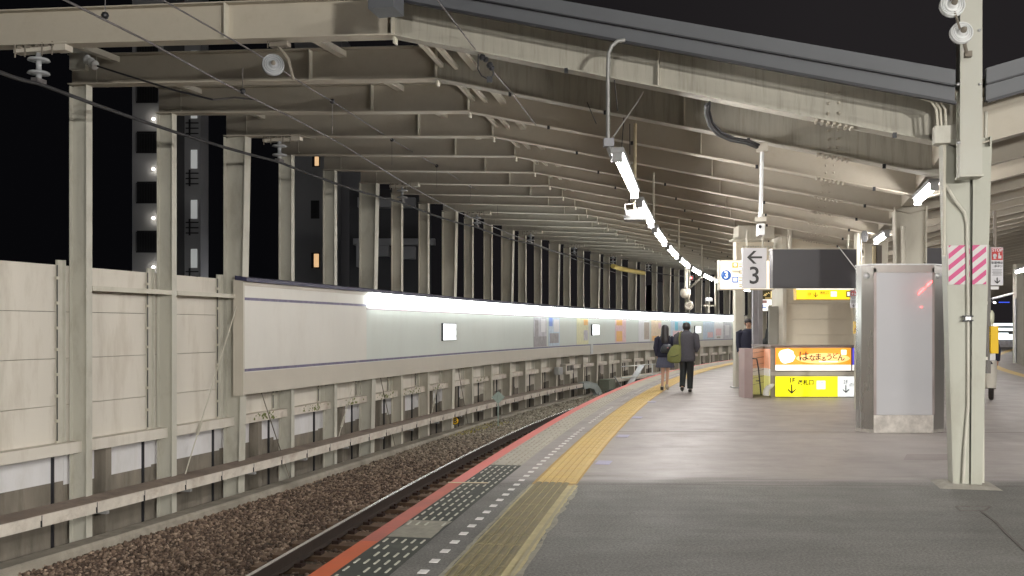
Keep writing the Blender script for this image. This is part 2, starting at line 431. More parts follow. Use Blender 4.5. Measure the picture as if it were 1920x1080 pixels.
band('edge_line_coral',SB,95,0.005,.138,.004,redC)
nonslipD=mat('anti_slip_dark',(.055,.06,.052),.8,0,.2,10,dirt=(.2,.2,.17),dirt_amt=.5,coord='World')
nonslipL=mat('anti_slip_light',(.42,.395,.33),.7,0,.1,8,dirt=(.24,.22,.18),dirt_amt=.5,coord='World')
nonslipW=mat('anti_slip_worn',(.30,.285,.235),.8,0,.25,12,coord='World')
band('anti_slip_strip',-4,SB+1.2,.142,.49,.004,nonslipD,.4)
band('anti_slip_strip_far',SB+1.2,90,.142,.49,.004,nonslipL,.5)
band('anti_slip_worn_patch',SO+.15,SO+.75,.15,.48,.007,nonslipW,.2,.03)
# small bars on the anti slip tiles
mb=MB(); mb2=MB()
s=2.0
while s<24:
    for q in range(5):
        d=.178+q*.068
        if s>11 and q>3: pass
        jit=(rnd.random()-.5)*.01
        p=ptn(ES,s+ (q%2)*.0+jit,d,.0); x,y,t=cp(ES,s); l=V(math.sin(t),math.cos(t),0);a=V(math.cos(t),-math.sin(t),0)
        tgt=mb if s<SB+1.2 else mb2
        if rnd.random()<.93 and not (SO+.2<s<SO+.5):
            tgt.box(p+V(0,0,.008),a,l,UP,.013,.105,.005)
    s+=.2 if s<13 else .3
struct(mb.build('anti_slip_bars',mat('bar_pale',(.46,.45,.38),.6,0,.15,20,coord='World')))
struct(mb2.build('anti_slip_bars_far',mat('bar_dirty',(.30,.28,.23),.7,0,.15,20,coord='World')))
# white dashes
mb=MB(); s=4.1
while s<44:
    if s>14 and rnd.random()<.25: s+=.27; continue
    x,y,t=cp(ES,s); l=V(math.sin(t),math.cos(t),0);a=V(math.cos(t),-math.sin(t),0)
    mb.box(ptn(ES,s,.668,.005),a,l,UP,.055 if s<14 else .045,.085,.004); s+=.275
struct(mb.build('white_dash_markings',mat('dash_white',(.72,.70,.68),.5,0,.1,20,coord='World')))
# tactile paving: tiles with bars, dirty near / yellow beyond
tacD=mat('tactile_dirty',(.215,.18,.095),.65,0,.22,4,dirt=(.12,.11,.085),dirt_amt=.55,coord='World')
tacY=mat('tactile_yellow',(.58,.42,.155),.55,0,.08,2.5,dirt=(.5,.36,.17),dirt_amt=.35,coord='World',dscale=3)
groD=mat('tactile_groove_pale',(.50,.43,.24),.8,0,.2,10,coord='World')
groY=mat('tactile_groove_dark',(.42,.27,.08),.7,0,.2,10,coord='World')
T0,T1=.83,1.15
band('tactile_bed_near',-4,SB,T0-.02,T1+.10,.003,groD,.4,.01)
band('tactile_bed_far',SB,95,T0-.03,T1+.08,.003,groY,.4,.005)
mbD=MB();mbY=MB()
s=-1.0
while s<70:
    L_=.3
    x,y,t=cp(ES,s+.15); l=V(math.sin(t),math.cos(t),0);a=V(math.cos(t),-math.sin(t),0)
    tgt=mbD if s<SB-.15 else mbY; zz=.006+rnd.random()*.002
    if s<30:
        for q in range(5):
            d=T0+.033+q*.066
            tgt.box(ptn(ES,s+.15,d,zz),a,l,UP,.052,L_-.016,.008)
            tgt.box(ptn(ES,s+.15,d,zz+.004),a,l,UP,.02,L_-.03,.008)
        if s>SB-.15: tgt.box(ptn(ES,s+.15,T1+.035,zz),a,l,UP,.05,L_-.01,.006)
    else: tgt.box(ptn(ES,s+.15,(T0+T1)/2+.02,zz),a,l,UP,T1-T0+.06,L_-.01,.008)
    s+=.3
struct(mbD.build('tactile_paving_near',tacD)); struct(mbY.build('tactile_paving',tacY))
band('tactile_edge_strip',-4,SB,T1+.055,T1+.08,.009,mat('edge_strip',(.40,.35,.22),.7,0,.15,8,coord='World'),.4)
band('tactile_cement_border',-4,SB,T1+.10,T1+.125,.005,mat('cement_border',(.33,.31,.25),.9,0,.3,14,coord='World'),.12,.035)
band('tactile_cement_border_left',-4,SB,T0-.045,T0-.02,.005,MATS['cement_border'],.12,.015)
# pale blue sticker marks beside the tactile paving
mb=MB()
for (u,v) in ((1132,868),(1168,818),(1195,783),(1222,754)):
    p=gp(u,v)+V(0,0,.005); mb.box(p,fax(0),lax(0),UP,.16,.3,.003)
struct(mb.build('floor_stickers',mat('pale_blue_sticker',(.34,.33,.46),.6,0,.15,15,coord='World')))
# yellow line across the red edge and edge-metal strip
mb=MB(); p=gp(840,906)+V(0,0,.009); q=gp(915,907)+V(0,0,.009); mb.bar(p,q,.03,.004)
struct(mb.build('edge_cross_strip',mat('cream_metal',(.6,.5,.33),.5,0,.1,5)))
# far/right edge yellow band
mb=MB(); vs=[];rowi=[k*1. for k in range(6,46)]
for i in rowi:
    for d in (-1.25,-.9): p=FP(i,TC+RD+d,.004); vs.append(p)
mb.add(vs,[(2*k,2*k+1,2*k+3,2*k+2) for k in range(len(rowi)-1)])
struct(mb.build('tactile_paving_right',tacY))
# ============================================================= TRACK
def rail(name,off,label):
    root=empty(name,ptn(RS,8,off,-1.25),label,'rail','running rails of the track')
    P=path(RS,-6,75,1.0,off,-1.1)
    prof=[(-.033,0),(.033,0),(.034,-.035),(.01,-.05),(.01,-.135),(.065,-.15),(.065,-.16),(-.065,-.16),(-.065,-.15),(-.01,-.135),(-.01,-.05),(-.034,-.035)]
    m=MB(); m.sweep(P,prof); m.build('rail_body',railside,root)
    m=MB(); m.sweep(path(RS,-6,75,1.0,off,-1.099),[(-.026,.002),(.026,.002),(.03,0),(-.03,0)]); m.build('rail_head',railtop,root)
rail('rail',0,'far rail with polished top, farther from the red platform edge')
rail('rail',1.12,'near rail tucked under the red platform edge')
s=1.0;k=0;sl=None
while s<48:
    root=empty('sleeper',ptn(RS,s,.56,-1.4),'brown concrete sleeper lying in the ballast under the two rails','sleeper','sleepers under the rails')
    x,y,t=cp(RS,s);a=V(math.cos(t),-math.sin(t),0);l=V(math.sin(t),math.cos(t),0)
    m=MB(); m.box(ptn(RS,s,.56,-1.335),a,l,UP,2.0,.24,.13); m.build('beam',sleeperm,root)
    if s<34:
        for o_ in (0,1.12):
            m=MB()
            for sg in (-1,1):
                m.box(ptn(RS,s,o_+sg*.115,-1.25),a,l,UP,.09,.12,.045); m.tube([ptn(RS,s,o_+sg*.14,-1.25),ptn(RS,s,o_+sg*.14,-1.195)],.02,6)
            m.build('rail_clip',clipm,root)
    s+=.6;k+=1
# ballast bed height field
def ssearch(C,p):
    d=(C[1]-p[0])**2+(C[2]-p[1])**2; k=int(d.argmin()); return k,math.sqrt(d[k])
def rail_side(p):
    k,d=ssearch(RS,p); t=RS[3][k]; return (p[0]-RS[1][k])*math.cos(t)-(p[1]-RS[2][k])*math.sin(t)
def bz(t,r):
    # r: signed distance right of far rail
    if r<-.5: return -1.33-.27*min(1,(-.5-r)/2.2)**1.2
    return -1.33
mb=MB(); I=[-6+.5*k for k in range(0,96)]; TT=[-.2+.3*k for k in range(0,27)]
vs=[]
for i in I:
    for t in TT:
        p=FP(i,t) ; vs.append((p.x,p.y,bz(t,rail_side(p))))
n=len(TT)
fs=[(j*n+k,j*n+k+1,(j+1)*n+k+1,(j+1)*n+k) for j in range(len(I)-1) for k in range(n-1)]
mb.add(vs,fs,True); struct(mb.build('track_bed',mat('ballast_bed',(.085,.065,.048),.95,0,.5,25,bump=1,bscale=60,coord='World')))
# loose stones: one stuff object
def stones():
    phi=(1+5**.5)/2
    base=np.array([(-1,phi,0),(1,phi,0),(-1,-phi,0),(1,-phi,0),(0,-1,phi),(0,1,phi),(0,-1,-phi),(0,1,-phi),(phi,0,-1),(phi,0,1),(-phi,0,-1),(-phi,0,1)])/1.9
    fc=np.array([(0,11,5),(0,5,1),(0,1,7),(0,7,10),(0,10,11),(1,5,9),(5,11,4),(11,10,2),(10,7,6),(7,1,8),(3,9,4),(3,4,2),(3,2,6),(3,6,8),(3,8,9),(4,9,5),(2,4,11),(6,2,10),(8,6,7),(9,8,1)])
    rg=np.random.default_rng(3); C=[];SZ=[];near=[]
    tries=0
    for (i0,i1,dens,szz) in ((-3.5,3,620,.030),(3,9,430,.033),(9,20,200,.045),(20,32,70,.06)):
        ar=(i1-i0)*FR*5.6; N=int(ar*dens)
        ii=rg.uniform(i0,i1,N); tt=rg.uniform(.3,6.2,N)
        for i,t in zip(ii,tt):
            p=FP(float(i),float(t)); x,y=p.x,p.y
            if x>ex_at(y)+.1: continue
            if y<2.5: continue
            r=rail_side((x,y))
            if abs(r)<.07 or abs(r-1.12)<.07: continue
            sz=szz*rg.uniform(.6,1.35); z=bz(t,r)+rg.uniform(-.3,.5)*sz
            if -.5<r<1.6 : z-=.015
            C.append((x,y,z)); SZ.append(sz)
    C=np.array(C);SZ=np.array(SZ);N=len(C)
    q=rg.normal(size=(N,4)); q/=np.linalg.norm(q,axis=1)[:,None]
    w_,x_,y_,z_=q.T
    Rm=np.stack([1-2*(y_**2+z_**2),2*(x_*y_-z_*w_),2*(x_*z_+y_*w_),2*(x_*y_+z_*w_),1-2*(x_**2+z_**2),2*(y_*z_-x_*w_),2*(x_*z_-y_*w_),2*(y_*z_+x_*w_),1-2*(x_**2+y_**2)],1).reshape(N,3,3)
    loc=base[None]*rg.uniform(.6,1.25,(N,12,1))*SZ[:,None,None]*rg.uniform(.65,1.2,(N,1,3))
    vs=np.einsum('nij,nkj->nki',Rm,loc)+C[:,None,:]
    me=bpy.data.meshes.new('ballast_stones'); nv=N*12; nf=N*20
    me.vertices.add(nv); me.vertices.foreach_set('co',vs.reshape(-1).astype('f'))
    fa=(fc[None]+(np.arange(N)*12)[:,None,None]).reshape(-1)
    me.loops.add(nf*3); me.loops.foreach_set('vertex_index',fa.astype('i'))
    me.polygons.add(nf); me.polygons.foreach_set('loop_start',(np.arange(nf)*3).astype('i')); me.polygons.foreach_set('loop_total',np.full(nf,3,'i'))
    me.update(); 
    m=bpy.data.materials.new('ballast_stone'); m.use_nodes=True; t=m.node_tree; b=t.nodes['Principled BSDF']; b.inputs['Roughness'].default_value=.9
    ge=t.nodes.new('ShaderNodeNewGeometry'); rp=t.nodes.new('ShaderNodeValToRGB')
    e=rp.color_ramp.elements; e[0].color=(.06,.04,.03,1); e[1].color=(.36,.27,.20,1); e.new(.55).color=(.16,.108,.078,1)
    L=t.links; L.new(ge.outputs['Random Per Island'],rp.inputs[0])
    # beyond a point stones get greyer-green (old ballast)
    sp=t.nodes.new('ShaderNodeSeparateXYZ'); L.new(ge.outputs['Position'],sp.inputs[0])
    nz=t.nodes.new('ShaderNodeTexNoise'); nz.inputs['Scale'].default_value=1.2; L.new(ge.outputs['Position'],nz.inputs['Vector'])
    ad=t.nodes.new('ShaderNodeMath'); ad.operation='MULTIPLY_ADD'; ad.inputs[1].default_value=6; L.new(nz.outputs['Fac'],ad.inputs[0]); L.new(sp.outputs['Y'],ad.inputs[2])
    mrn=t.nodes.new('ShaderNodeMapRange'); mrn.inputs[1].default_value=21; mrn.inputs[2].default_value=33; L.new(ad.outputs[0],mrn.inputs[0])
    mx=t.nodes.new('ShaderNodeMix'); mx.data_type='RGBA'; mx.blend_type='MIX'
    rp2=t.nodes.new('ShaderNodeValToRGB'); e=rp2.color_ramp.elements; e[0].color=(.085,.07,.05,1); e[1].color=(.36,.315,.245,1); L.new(ge.outputs['Random Per Island'],rp2.inputs[0])
    L.new(mrn.outputs[0],mx.inputs[0]); L.new(rp.outputs[0],mx.inputs[6]); L.new(rp2.outputs[0],mx.inputs[7])
    L.new(mx.outputs[2],b.inputs['Base Color'])
    me.materials.append(m)
    o=bpy.data.objects.new('ballast_stones',me); sc.collection.objects.link(o)
    tag(o,'brown crushed ballast stones covering the track bed','ballast',None,'stuff')
stones()
# kerb
m=MB(); m.sweep(fpath(-5,40,.5),[(.06,-1.7),(.38,-1.7),(.37,-1.5),(.34,-1.46),(.06,-1.46)]); struct(m.build('kerb',kerbm))
# weeds on ballast
m=MB(); c0=gp(880,812,-1.45)
for k in range(260):
    i=rnd.uniform(7.2,9.2); t=rnd.gauss(.75,.35); p=FP(i,max(.38,t)); z=bz(t,rail_side(p)); p.z=z+.02
    a=rnd.uniform(0,6.28); d=V(math.cos(a),math.sin(a),0)*rnd.uniform(.02,.06)
    m.add([p-V(.008,0,0),p+V(.008,0,0),p+d+V(0,0,rnd.uniform(.02,.06))],[(0,1,2)])
tag(m.build('weeds',mat('yellow_moss',(.42,.36,.05),.9,0,.3,20)),'yellow green weeds on ballast near the round yellow sign','weeds',None,'stuff')
# ============================================================= ROOF FRAMES AND WALL COLUMNS
NF=40
streaked=mat('streaked_rafter_paint',(.40,.38,.325),.6,0,.08,2,(9,9,.7),dirt=(.14,.13,.09),dirt_amt=.55,coord='World',dscale=1.6)
for i in range(-1,NF):
    far=i>22
    nm=ordw(i+1)
    base=Wpt(i); base.z=-1.6
    a=fax(i); l=lax(i); O=V(0,0,0)
    wide=(i-2)%3==0
    fr=empty('roof_frame',base,'%s roof frame from the camera: wall column, beam over the track and rafter'%nm,'roof frame','steel roof frames over the track and platform')
    # column: outer flange, web, inner flange
    zt=4.95+.43
    def colw(z):
        if not wide: return .27
        return .29+.14*max(0,min(1,(z+1.6)/5.5))
    fw=.20 if wide else .125
    m=MB()
    outer=-.30
    def hsec(z0,z1):
        for (z,zz) in ((z0,z1),):
            b0,b1=colw(z),colw(zz)
            P=lambda t,s,z_:Wpt(i)+a*t+l*s+V(0,0,z_)
            o0=-.29
            # outer flange
            m.hexa([P(o0,-fw/2,z),P(o0+.012,-fw/2,z),P(o0+.012,fw/2,z),P(o0,fw/2,z),P(o0,-fw/2,zz),P(o0+.012,-fw/2,zz),P(o0+.012,fw/2,zz),P(o0,fw/2,zz)])
            m.hexa([P(o0+b0,-fw/2,z),P(o0+b0+.014,-fw/2,z),P(o0+b0+.014,fw/2,z),P(o0+b0,fw/2,z),P(o0+b1,-fw/2,zz),P(o0+b1+.014,-fw/2,zz),P(o0+b1+.014,fw/2,zz),P(o0+b1,fw/2,zz)])
            m.hexa([P(o0+.012,-.005,z),P(o0+b0,-.005,z),P(o0+b0,.005,z),P(o0+.012,.005,z),P(o0+.012,-.005,zz),P(o0+b1,-.005,zz),P(o0+b1,.005,zz),P(o0+.012,.005,zz)])
    hsec(-1.62,4.95)
    m.build('wall_column',steelG if i<6 else steel,fr)
    # beams: I sections
    def ibeam(mb,t0,t1,dz0=0,fwid=.2,dep=.43,nseg=1):
        for q in range(nseg):
            ta=t0+(t1-t0)*q/nseg; tb=t0+(t1-t0)*(q+1)/nseg
            A=FP(i,ta,zb(i,ta)+dz0);B=FP(i,tb,zb(i,tb)+dz0)
            h=fwid/2
            mb.hexa([A-l*h,B-l*h,B+l*h,A+l*h,A-l*h+V(0,0,.016),B-l*h+V(0,0,.016),B+l*h+V(0,0,.016),A+l*h+V(0,0,.016)])
            A2=A+V(0,0,dep-.014);B2=B+V(0,0,dep-.014)
            mb.hexa([A2-l*h,B2-l*h,B2+l*h,A2+l*h,A2-l*h+V(0,0,.014),B2-l*h+V(0,0,.014),B2+l*h+V(0,0,.014),A2+l*h+V(0,0,.014)])
            w_=.005
            A1=A+V(0,0,.016);B1=B+V(0,0,.016)
            mb.hexa([A1-l*w_,B1-l*w_,B1+l*w_,A1+l*w_,A2-l*w_,B2-l*w_,B2+l*w_,A2+l*w_])
    m=MB(); ibeam(m,-.29,tk(i)); 
    m.build('track_beam',steel2 if i<8 else steel,fr)  # one paint; far beams get a lighter copy to offset dim light
    m=MB(); ibeam(m,tk(i),TC); m.build('rafter',streaked if i<1 else steel2,fr)
    m=MB()
    kk=2*TC-tk(i)
    ibeam(m,TC,kk); m.build('rafter',steel2,fr)
    if not far:
        # knee plate + stiffeners
        k=tk(i)
        for t_,side in ((k,'knee_plate'),(3.45,'stiffener'),(8.35,'stiffener')):
            m=MB(); z0=zb(i,t_)
            m.box(FP(i,t_,z0+.215),a,l,UP,.014,.19,.40)
            if t_==k:
                m.box(FP(i,t_+.01,z0-.03),a,l,UP,.02,.10,.09)
            m.build(side,steel,fr)
        # splice bolts
        m=MB(); t_=10.05
        for q in range(-3,4):
            m.box(FP(i,t_+q*.055,zb(i,t_+q*.055)-.012),a,l,UP,.024,.16,.022)
        for r_ in range(3):
            for cx in (-.05,.05):
                p=FP(i,t_+cx,zb(i,t_)+.1+r_*.1)-l*.012; m.lathe(p,[(0.0,0.012),(.016,.012),(.016,0)],-l,6)
        m.build('splice_bolts',steel2,fr)
        # flange clamp bits
        m=MB()
        for t_ in (6.2,7.4,9.1,10.6):
            if rnd.random()<.8: m.box(FP(i,t_,zb(i,t_)-.015)-l*.09,a,l,UP,.035,.03,.05)
        m.build('flange_clips',dark,fr)
    if i<24:
        # column head splice plate
        m=MB(); 
        for s_ in (-1,1):
            m.box(FP(i,.12,4.95+.21)+l*s_*.012,a,l,UP,.012,.01,.4)
        m.lathe(FP(i,.14,5.0)-l*.015,[(0,.015),(.015,.015),(.015,0)],-l,6)
        m.build('column_head_plate',steel,fr)
# ---- purlins over the track (between frames): one thing per line
def purlin(t_fn,zo,wd,ht,label,i0=-1,i1=NF-1,name='purlin'):
    m=MB()
    for i in range(i0,i1):
        A=FP(i,t_fn(i),zb(i,t_fn(i))+zo);B=FP(i+1,t_fn(i+1),zb(i+1,t_fn(i+1))+zo); m.bar(A,B,wd,ht)
    tag(m.build(name,steel),label,'purlin','purlins joining the roof frames')
purlin(lambda i:.45,.36,.10,.08,'purlin nearest the wall columns, over the beam ends')
purlin(lambda i:3.9,.36,.10,.08,'purlin crossing the middle of the beams over the track')
purlin(lambda i:tk(i)+.06,.20,.05,.05,'thin purlin right at the knee of the roof frames')
purlin(lambda i:tk(i)+.26,.21,.05,.05,'thin purlin second from the knee of the roof frames')
purlin(lambda i:tk(i)+.52,.24,.09,.05,'broad purlin third from the knee of the roof frames')
# bracket line at rafter mid
m=MB()
for i in range(-1,24):
    p=FP(i,8.55,zb(i,8.55)); l=lax(i)
    q=FP(i+.16,8.62,zb(i,8.6)-.02)
    m.bar(p+V(0,0,.05)+l*.1,q+V(0,0,.0)+l*.1,.09,.03)
# valley girder along centre row
m=MB()
for i in range(-1,NF-1):
    A=FP(i,TC,3.45);B=FP(i+1,TC,3.45); m.bar(A,B,.24,.28)
tag(m.build('valley_girder',steel2),'box girder in the roof valley above the middle columns','girder')
# roof deck (corrugated) over platform both sides
def deck(name,side,label):
    m=MB(); I=[-1.22]+list(range(0,NF)); nT=132; vs=[]
    for i in I:
        k=tk(int(max(i,-1)))
        for q in range(nT+1):
            t=(k-.05)+(TC-k+.05)*q/nT
            z=zb(int(max(i,-1)),t)+.445+(.022 if (q//1)%2 else 0)
            tt=t if side==0 else 2*TC-t
            p=FP(i,tt,z); vs.append(p)
    n=nT+1; fs=[(j*n+q,j*n+q+1,(j+1)*n+q+1,(j+1)*n+q) for j in range(len(I)-1) for q in range(nT)]
    m.add(vs,fs)
    # top skin
    b=len(m.v)
    vs2=[p+V(0,0,.09) for p in vs]; m.add(vs2,fs)
    tag(m.build(name,deckm),label,'roof')
deck('roof_deck',0,'corrugated roof deck over the near side of the platform')
deck('roof_deck',1,'corrugated roof deck over the right side of the platform')
# fascia
for side in (0,1):
    k=tk(-1)
    root=empty('fascia',FP(-1.25,(k if side==0 else TC),4.0),['grey double-banded roof fascia sloping down to the middle column','grey double-banded roof fascia rising right of the middle column'][side],'fascia')
    for nm,z0,z1,off in (('lower_band',.33,.475,0),('upper_band',.478,.625,.02)):
        m=MB()
        tA=k-.1; tB=TC-.13
        A=FP(-1.23,tA if side==0 else 2*TC-tA); B=FP(-1.23,tB if side==0 else 2*TC-tB)
        zA=zb(-1,tA);zB=zb(-1,tB); l=lax(-1)
        A=A-l*off;B=B-l*off
        m.hexa([A+V(0,0,zA+z0),B+V(0,0,zB+z0),B+V(0,0,zB+z0)+l*.06,A+V(0,0,zA+z0)+l*.06,A+V(0,0,zA+z1),B+V(0,0,zB+z1),B+V(0,0,zB+z1)+l*.06,A+V(0,0,zA+z1)+l*.06])
        m.build(nm,fascm,root)
    m=MB(); m.bar(A+V(0,0,zA+.315)-l*.02,B+V(0,0,zB+.315)-l*.02,.05,.025); m.build('drip_edge',dark,root)
    m=MB(); m.bar(A+V(0,0,zA+.477)-l*.012,B+V(0,0,zB+.477)-l*.012,.02,.014); m.build('band_joint',dark,root)
# grey box where fascia meets the knee
m=MB(); c=at(724,-8,9.6); m.box(c,fax(-1),lax(-1),UP,.27,.3,.34)
tag(m.build('gutter_box',fascm),'dark grey gutter end box at the top left end of the fascia','gutter box')
# ============================================================= SOUND WALL BAYS
for i in range(-4,34):
    a=fax(i);l=lax(i);nm=ordw(i+4)
    root=empty('wall_bay',FP(i+.5,-.35,-1.6),'%s bay of the pale concrete barrier wall, counted from the left edge of the photo'%ordw(i+4) if i>-3 else ['barrier wall bay farther outside the left edge of the photo','barrier wall bay just outside the left edge of the photo'][i+4],'wall bay','bays of the barrier wall beside the track')
    A=FP(i,-.35);B=FP(i+1,-.35);d=(B-A).normalized();nn=(a)
    # upper panels, seams as gaps
    m=MB(); zs=[-.25,.41,1.07,1.73,2.39]
    for z0,z1 in zip(zs,zs[1:]):
        m.box((A+B)/2+V(0,0,(z0+z1)/2),d,nn,UP,FR-.02,.08,z1-z0-.008)
    m.build('concrete_panels',conc,root)
    m=MB(); m.box((A+B)/2-nn*.05+V(0,0,1.0),d,nn,UP,FR,.02,2.6); m.build('seam_backing',dirtyc,root)
    # slot post beside the column with clips
    m=MB(); p=A-d*.32+nn*.07; 
    pz=A-d*.25+nn*.06
    m.box(pz+V(0,0,1.08),d,nn,UP,.10,.03,2.75); m.box(pz+d*.05+nn*.02+V(0,0,1.08),d,nn,UP,.012,.09,2.75)
    m.build('slot_post',steelG,root)
    if i<8:
        m=MB()
        for z in (-.1,.2,.55,.85,1.2,1.5,1.85,2.2):
            m.box(pz-d*.07+nn*.03+V(0,0,z),d,nn,UP,.05,.03,.04)
        m.build('panel_clips',steel,root)
        m=MB(); m.box(pz-d*.058+V(0,0,1.08)+nn*.02,d,nn,UP,.012,.01,2.6); m.build('dark_gap',dark,root)
    # bottom beam
    m=MB(); m.box((A+B)/2+nn*.14+V(0,0,-.19),d,nn,UP,FR-.02,.18,.16); m.build('bottom_beam',conc if i<2 else trough,root)
    # mossy stain
    if i in (2,3,4,5,6,7,9) :
        m=MB(); 
        for q in range(26):
            p=(A+B)/2+d*rnd.gauss(.1,.25)+nn*.234+V(0,0,-.19+rnd.uniform(-.07,.07)); r_=rnd.uniform(.01,.035)
            n_=6; m.add([p+d*r_*math.cos(q_*1.047)*rnd.uniform(.6,1.4)+V(0,0,r_*math.sin(q_*1.047)*rnd.uniform(.6,1.3)) for q_ in range(n_)],[tuple(range(n_))])
        m.build('moss_patch',moss,root)
    # lower recessed wall
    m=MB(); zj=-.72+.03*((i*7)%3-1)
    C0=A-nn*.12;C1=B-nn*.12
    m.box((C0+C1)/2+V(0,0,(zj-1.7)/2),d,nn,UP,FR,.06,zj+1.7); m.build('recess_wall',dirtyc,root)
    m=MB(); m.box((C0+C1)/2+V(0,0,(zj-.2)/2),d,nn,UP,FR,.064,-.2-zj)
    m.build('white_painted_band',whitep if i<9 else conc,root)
    # pilaster in recess
    if i%2==0 or i>3:
        q=.35+.1*(i%3); m=MB(); p=A+d*FR*q
        m.box(p+nn*.02+V(0,0,-1.0),d,nn,UP,.12,.2,1.6); m.build('pilaster',dirtyc,root)
        m=MB(); m.box(p+d*.10-nn*.06+V(0,0,(-.2+zj)/2+.02),d,nn,UP,.10,.1,-.2-zj-.04); m.build('pipe_cover',whitep,root)
    m=MB(); m.box(B-d*.22-nn*.08+V(0,0,-.95),d,nn,UP,.03,.05,1.5); m.build('dark_recess_edge',dark,root)
# horizontal strut between first columns
m=MB()
for i in (0,1):
    A=FP(i,-.03,2.07);B=FP(i+1,-.03,2.07); m.bar(A+(B-A).normalized()*.07,B-(B-A).normalized()*.07,.06,.07)
tag(m.build('wall_strut',steel),'horizontal steel strut between the wall columns left of the billboard','strut')
# diagonal tie rods
def tie(i0,t0,z0,i1,t1,z1,label,mt=steel):
    m=MB(); A=FP(i0,t0,z0);B=FP(i1,t1,z1); m.tube([A,B],.011,6); c=A.lerp(B,.72)
    d=(B-A).normalized()
    s_=d.cross(UP).normalized()
    for q in (-1,1): m.bar(c-d*.13+s_*q*.02,c+d*.13+s_*q*.02,.012,.012)
    tag(m.build('tie_rod',mt),label,'tie rod','diagonal tie rods of the wall')
tie(1.93,.02,1.95,1.1,.02,-1.0,'diagonal tie rod with turnbuckle left of the billboard')
tie(2.35,.0,.35,2.95,.0,-1.55,'dark diagonal tie rod under the near end of the billboard',dirtyc)
tie(4.5,.0,.35,4.05,.0,-.95,'pale diagonal tie rod under the billboard, second from its near end')
tie(5.25,.0,.35,5.75,.0,-1.5,'dark diagonal tie rod under the billboard, third from its near end',dirtyc)
tie(7.5,.0,.35,7.1,.0,-.95,'pale diagonal tie rod under the billboard, fourth from its near end')
tie(8.25,.0,.35,8.75,.0,-1.5,'dark diagonal tie rod right above the round yellow sign',dirtyc)
# ---- cable trough along the wall
root=empty('cable_trough',FP(-3,.15,-1.1),'long concrete cable trough on brackets along the barrier wall','cable trough')
i0,i1=-1.04,15.6
m=MB(); m.sweep(fpath(i0,i1,.25),[(-.04,-1.05),(.30,-1.08),(.30,-.995),(-.04,-.97)]); m.build('trough_body',trough,root)
m=MB(); m.sweep(fpath(i0,i1,.25),[(-.04,-.968),(.315,-.993),(.315,-.925),(-.04,-.895)]); m.build('trough_lid',trough,root)
m=MB(); m.sweep(fpath(i0,i1,.25),[(-.035,-.893),(.30,-.922),(.30,-.918),(-.035,-.888)]); m.build('lid_top',troughtop,root)
m=MB(); 
i=i0+.4
while i<i1:
    a=fax(i);l=lax(i); m.box(FP(i,.30,-1.0),a,l,UP,.036,.012,.15); i+=.52
m.build('joint_lines',dark,root)
m=MB()
for i in range(0,16):
    m.box(FP(i,.13,-1.11),fax(i),lax(i),UP,.34,.06,.04)
m.build('bracket',galv,root)
m=MB(); c=FP(i0-.02,.15,-1.0); m.box(c,fax(i0),lax(i0),UP,.4,.03,.22); m.build('end_cover',dark,root)
root=empty('cable_trough',FP(20,.15,-1.1),'farther cable trough along the wall beyond the white railing','cable trough')
m=MB(); m.sweep(fpath(17.6,36,.5),[(-.04,-1.13),(.32,-1.13),(.32,-.96),(-.04,-.94)]); m.build('trough_body',trough,root)
# duct elbow
m=MB(); P=[];
c=FP(15.9,.25,-1.5)
pts=[FP(15.45,.2,-1.03),FP(15.75,.32,-1.0),FP(15.95,.5,-1.1),FP(16.02,.62,-1.35),FP(16.02,.64,-1.75)]
for p,q in zip(pts,pts[1:]): m.bar(p,q+(q-p)*.12,.34,.28)
tag(m.build('duct_elbow',mat('grey_duct',(.30,.33,.32),.6,0,.1,5)),'grey duct elbow bending down to the ballast at the end of the trough','duct')
# kerb return, cabinet, cables, railing
m=MB(); m.bx(0,0,0,0,0,0); m=MB()
p=gp(1106,748,-1.6); m.box(FP(17.1,.45,-1.3),fax(17),lax(17),UP,.5,.9,.75); m.box(FP(17.1,.45,-.91),fax(17),lax(17),UP,.56,.96,.04)
tag(m.build('trackside_cabinet',mat('cabinet_green',(.16,.17,.13),.7,0,.2,4)),'squat grey-green trackside cabinet behind the duct elbow','cabinet')
for k in range(5):
    m=MB(); P=[FP(16.3+q*.22,.85+.12*k+.08*math.sin(q*1.3+k),-1.35+.05*math.sin(q*.9+k*1.7)) for q in range(0,10)]
    m.tube(P,.028,6); tag(m.build('trackside_cable',cablem),'%s loose black cable from the wall, snaking between cabinet and platform edge'%ordw(k),'cable','loose cables by the trackside cabinet')
root=empty('railing',FP(18.5,.8,-1.3),'small white pipe railing with steps beyond the trackside cabinet','railing')
m=MB()
A=FP(17.5,.9,-.32);B=FP(19.4,1.35,-.32)
for z in (-.32,-.85): m.tube([V(A.x,A.y,z),V(B.x,B.y,z)],.03,6)
m.tube([V(B.x,B.y,-1.35),V(B.x,B.y,-.32)],.03,6); m.build('rails',porc,root)
m=MB(); C_=FP(19.5,1.75,-.32)
for z in (-.32,-.85): m.tube([V(B.x,B.y,z),V(C_.x,C_.y,z)],.028,6)
m.tube([V(C_.x,C_.y,-1.35),V(C_.x,C_.y,-.3)],.03,6); m.build('end_frame',porc,root)
m=MB(); m.bar(FP(18.9,1.1,-.35),FP(18.1,.8,-1.45),.3,.05); m.build('stair_flight',galv,root)
m=MB(); m.tube([FP(17.1,.8,-.75),FP(17.5,1.1,-1.6)],.035,6); m.build('brace',galv,root)
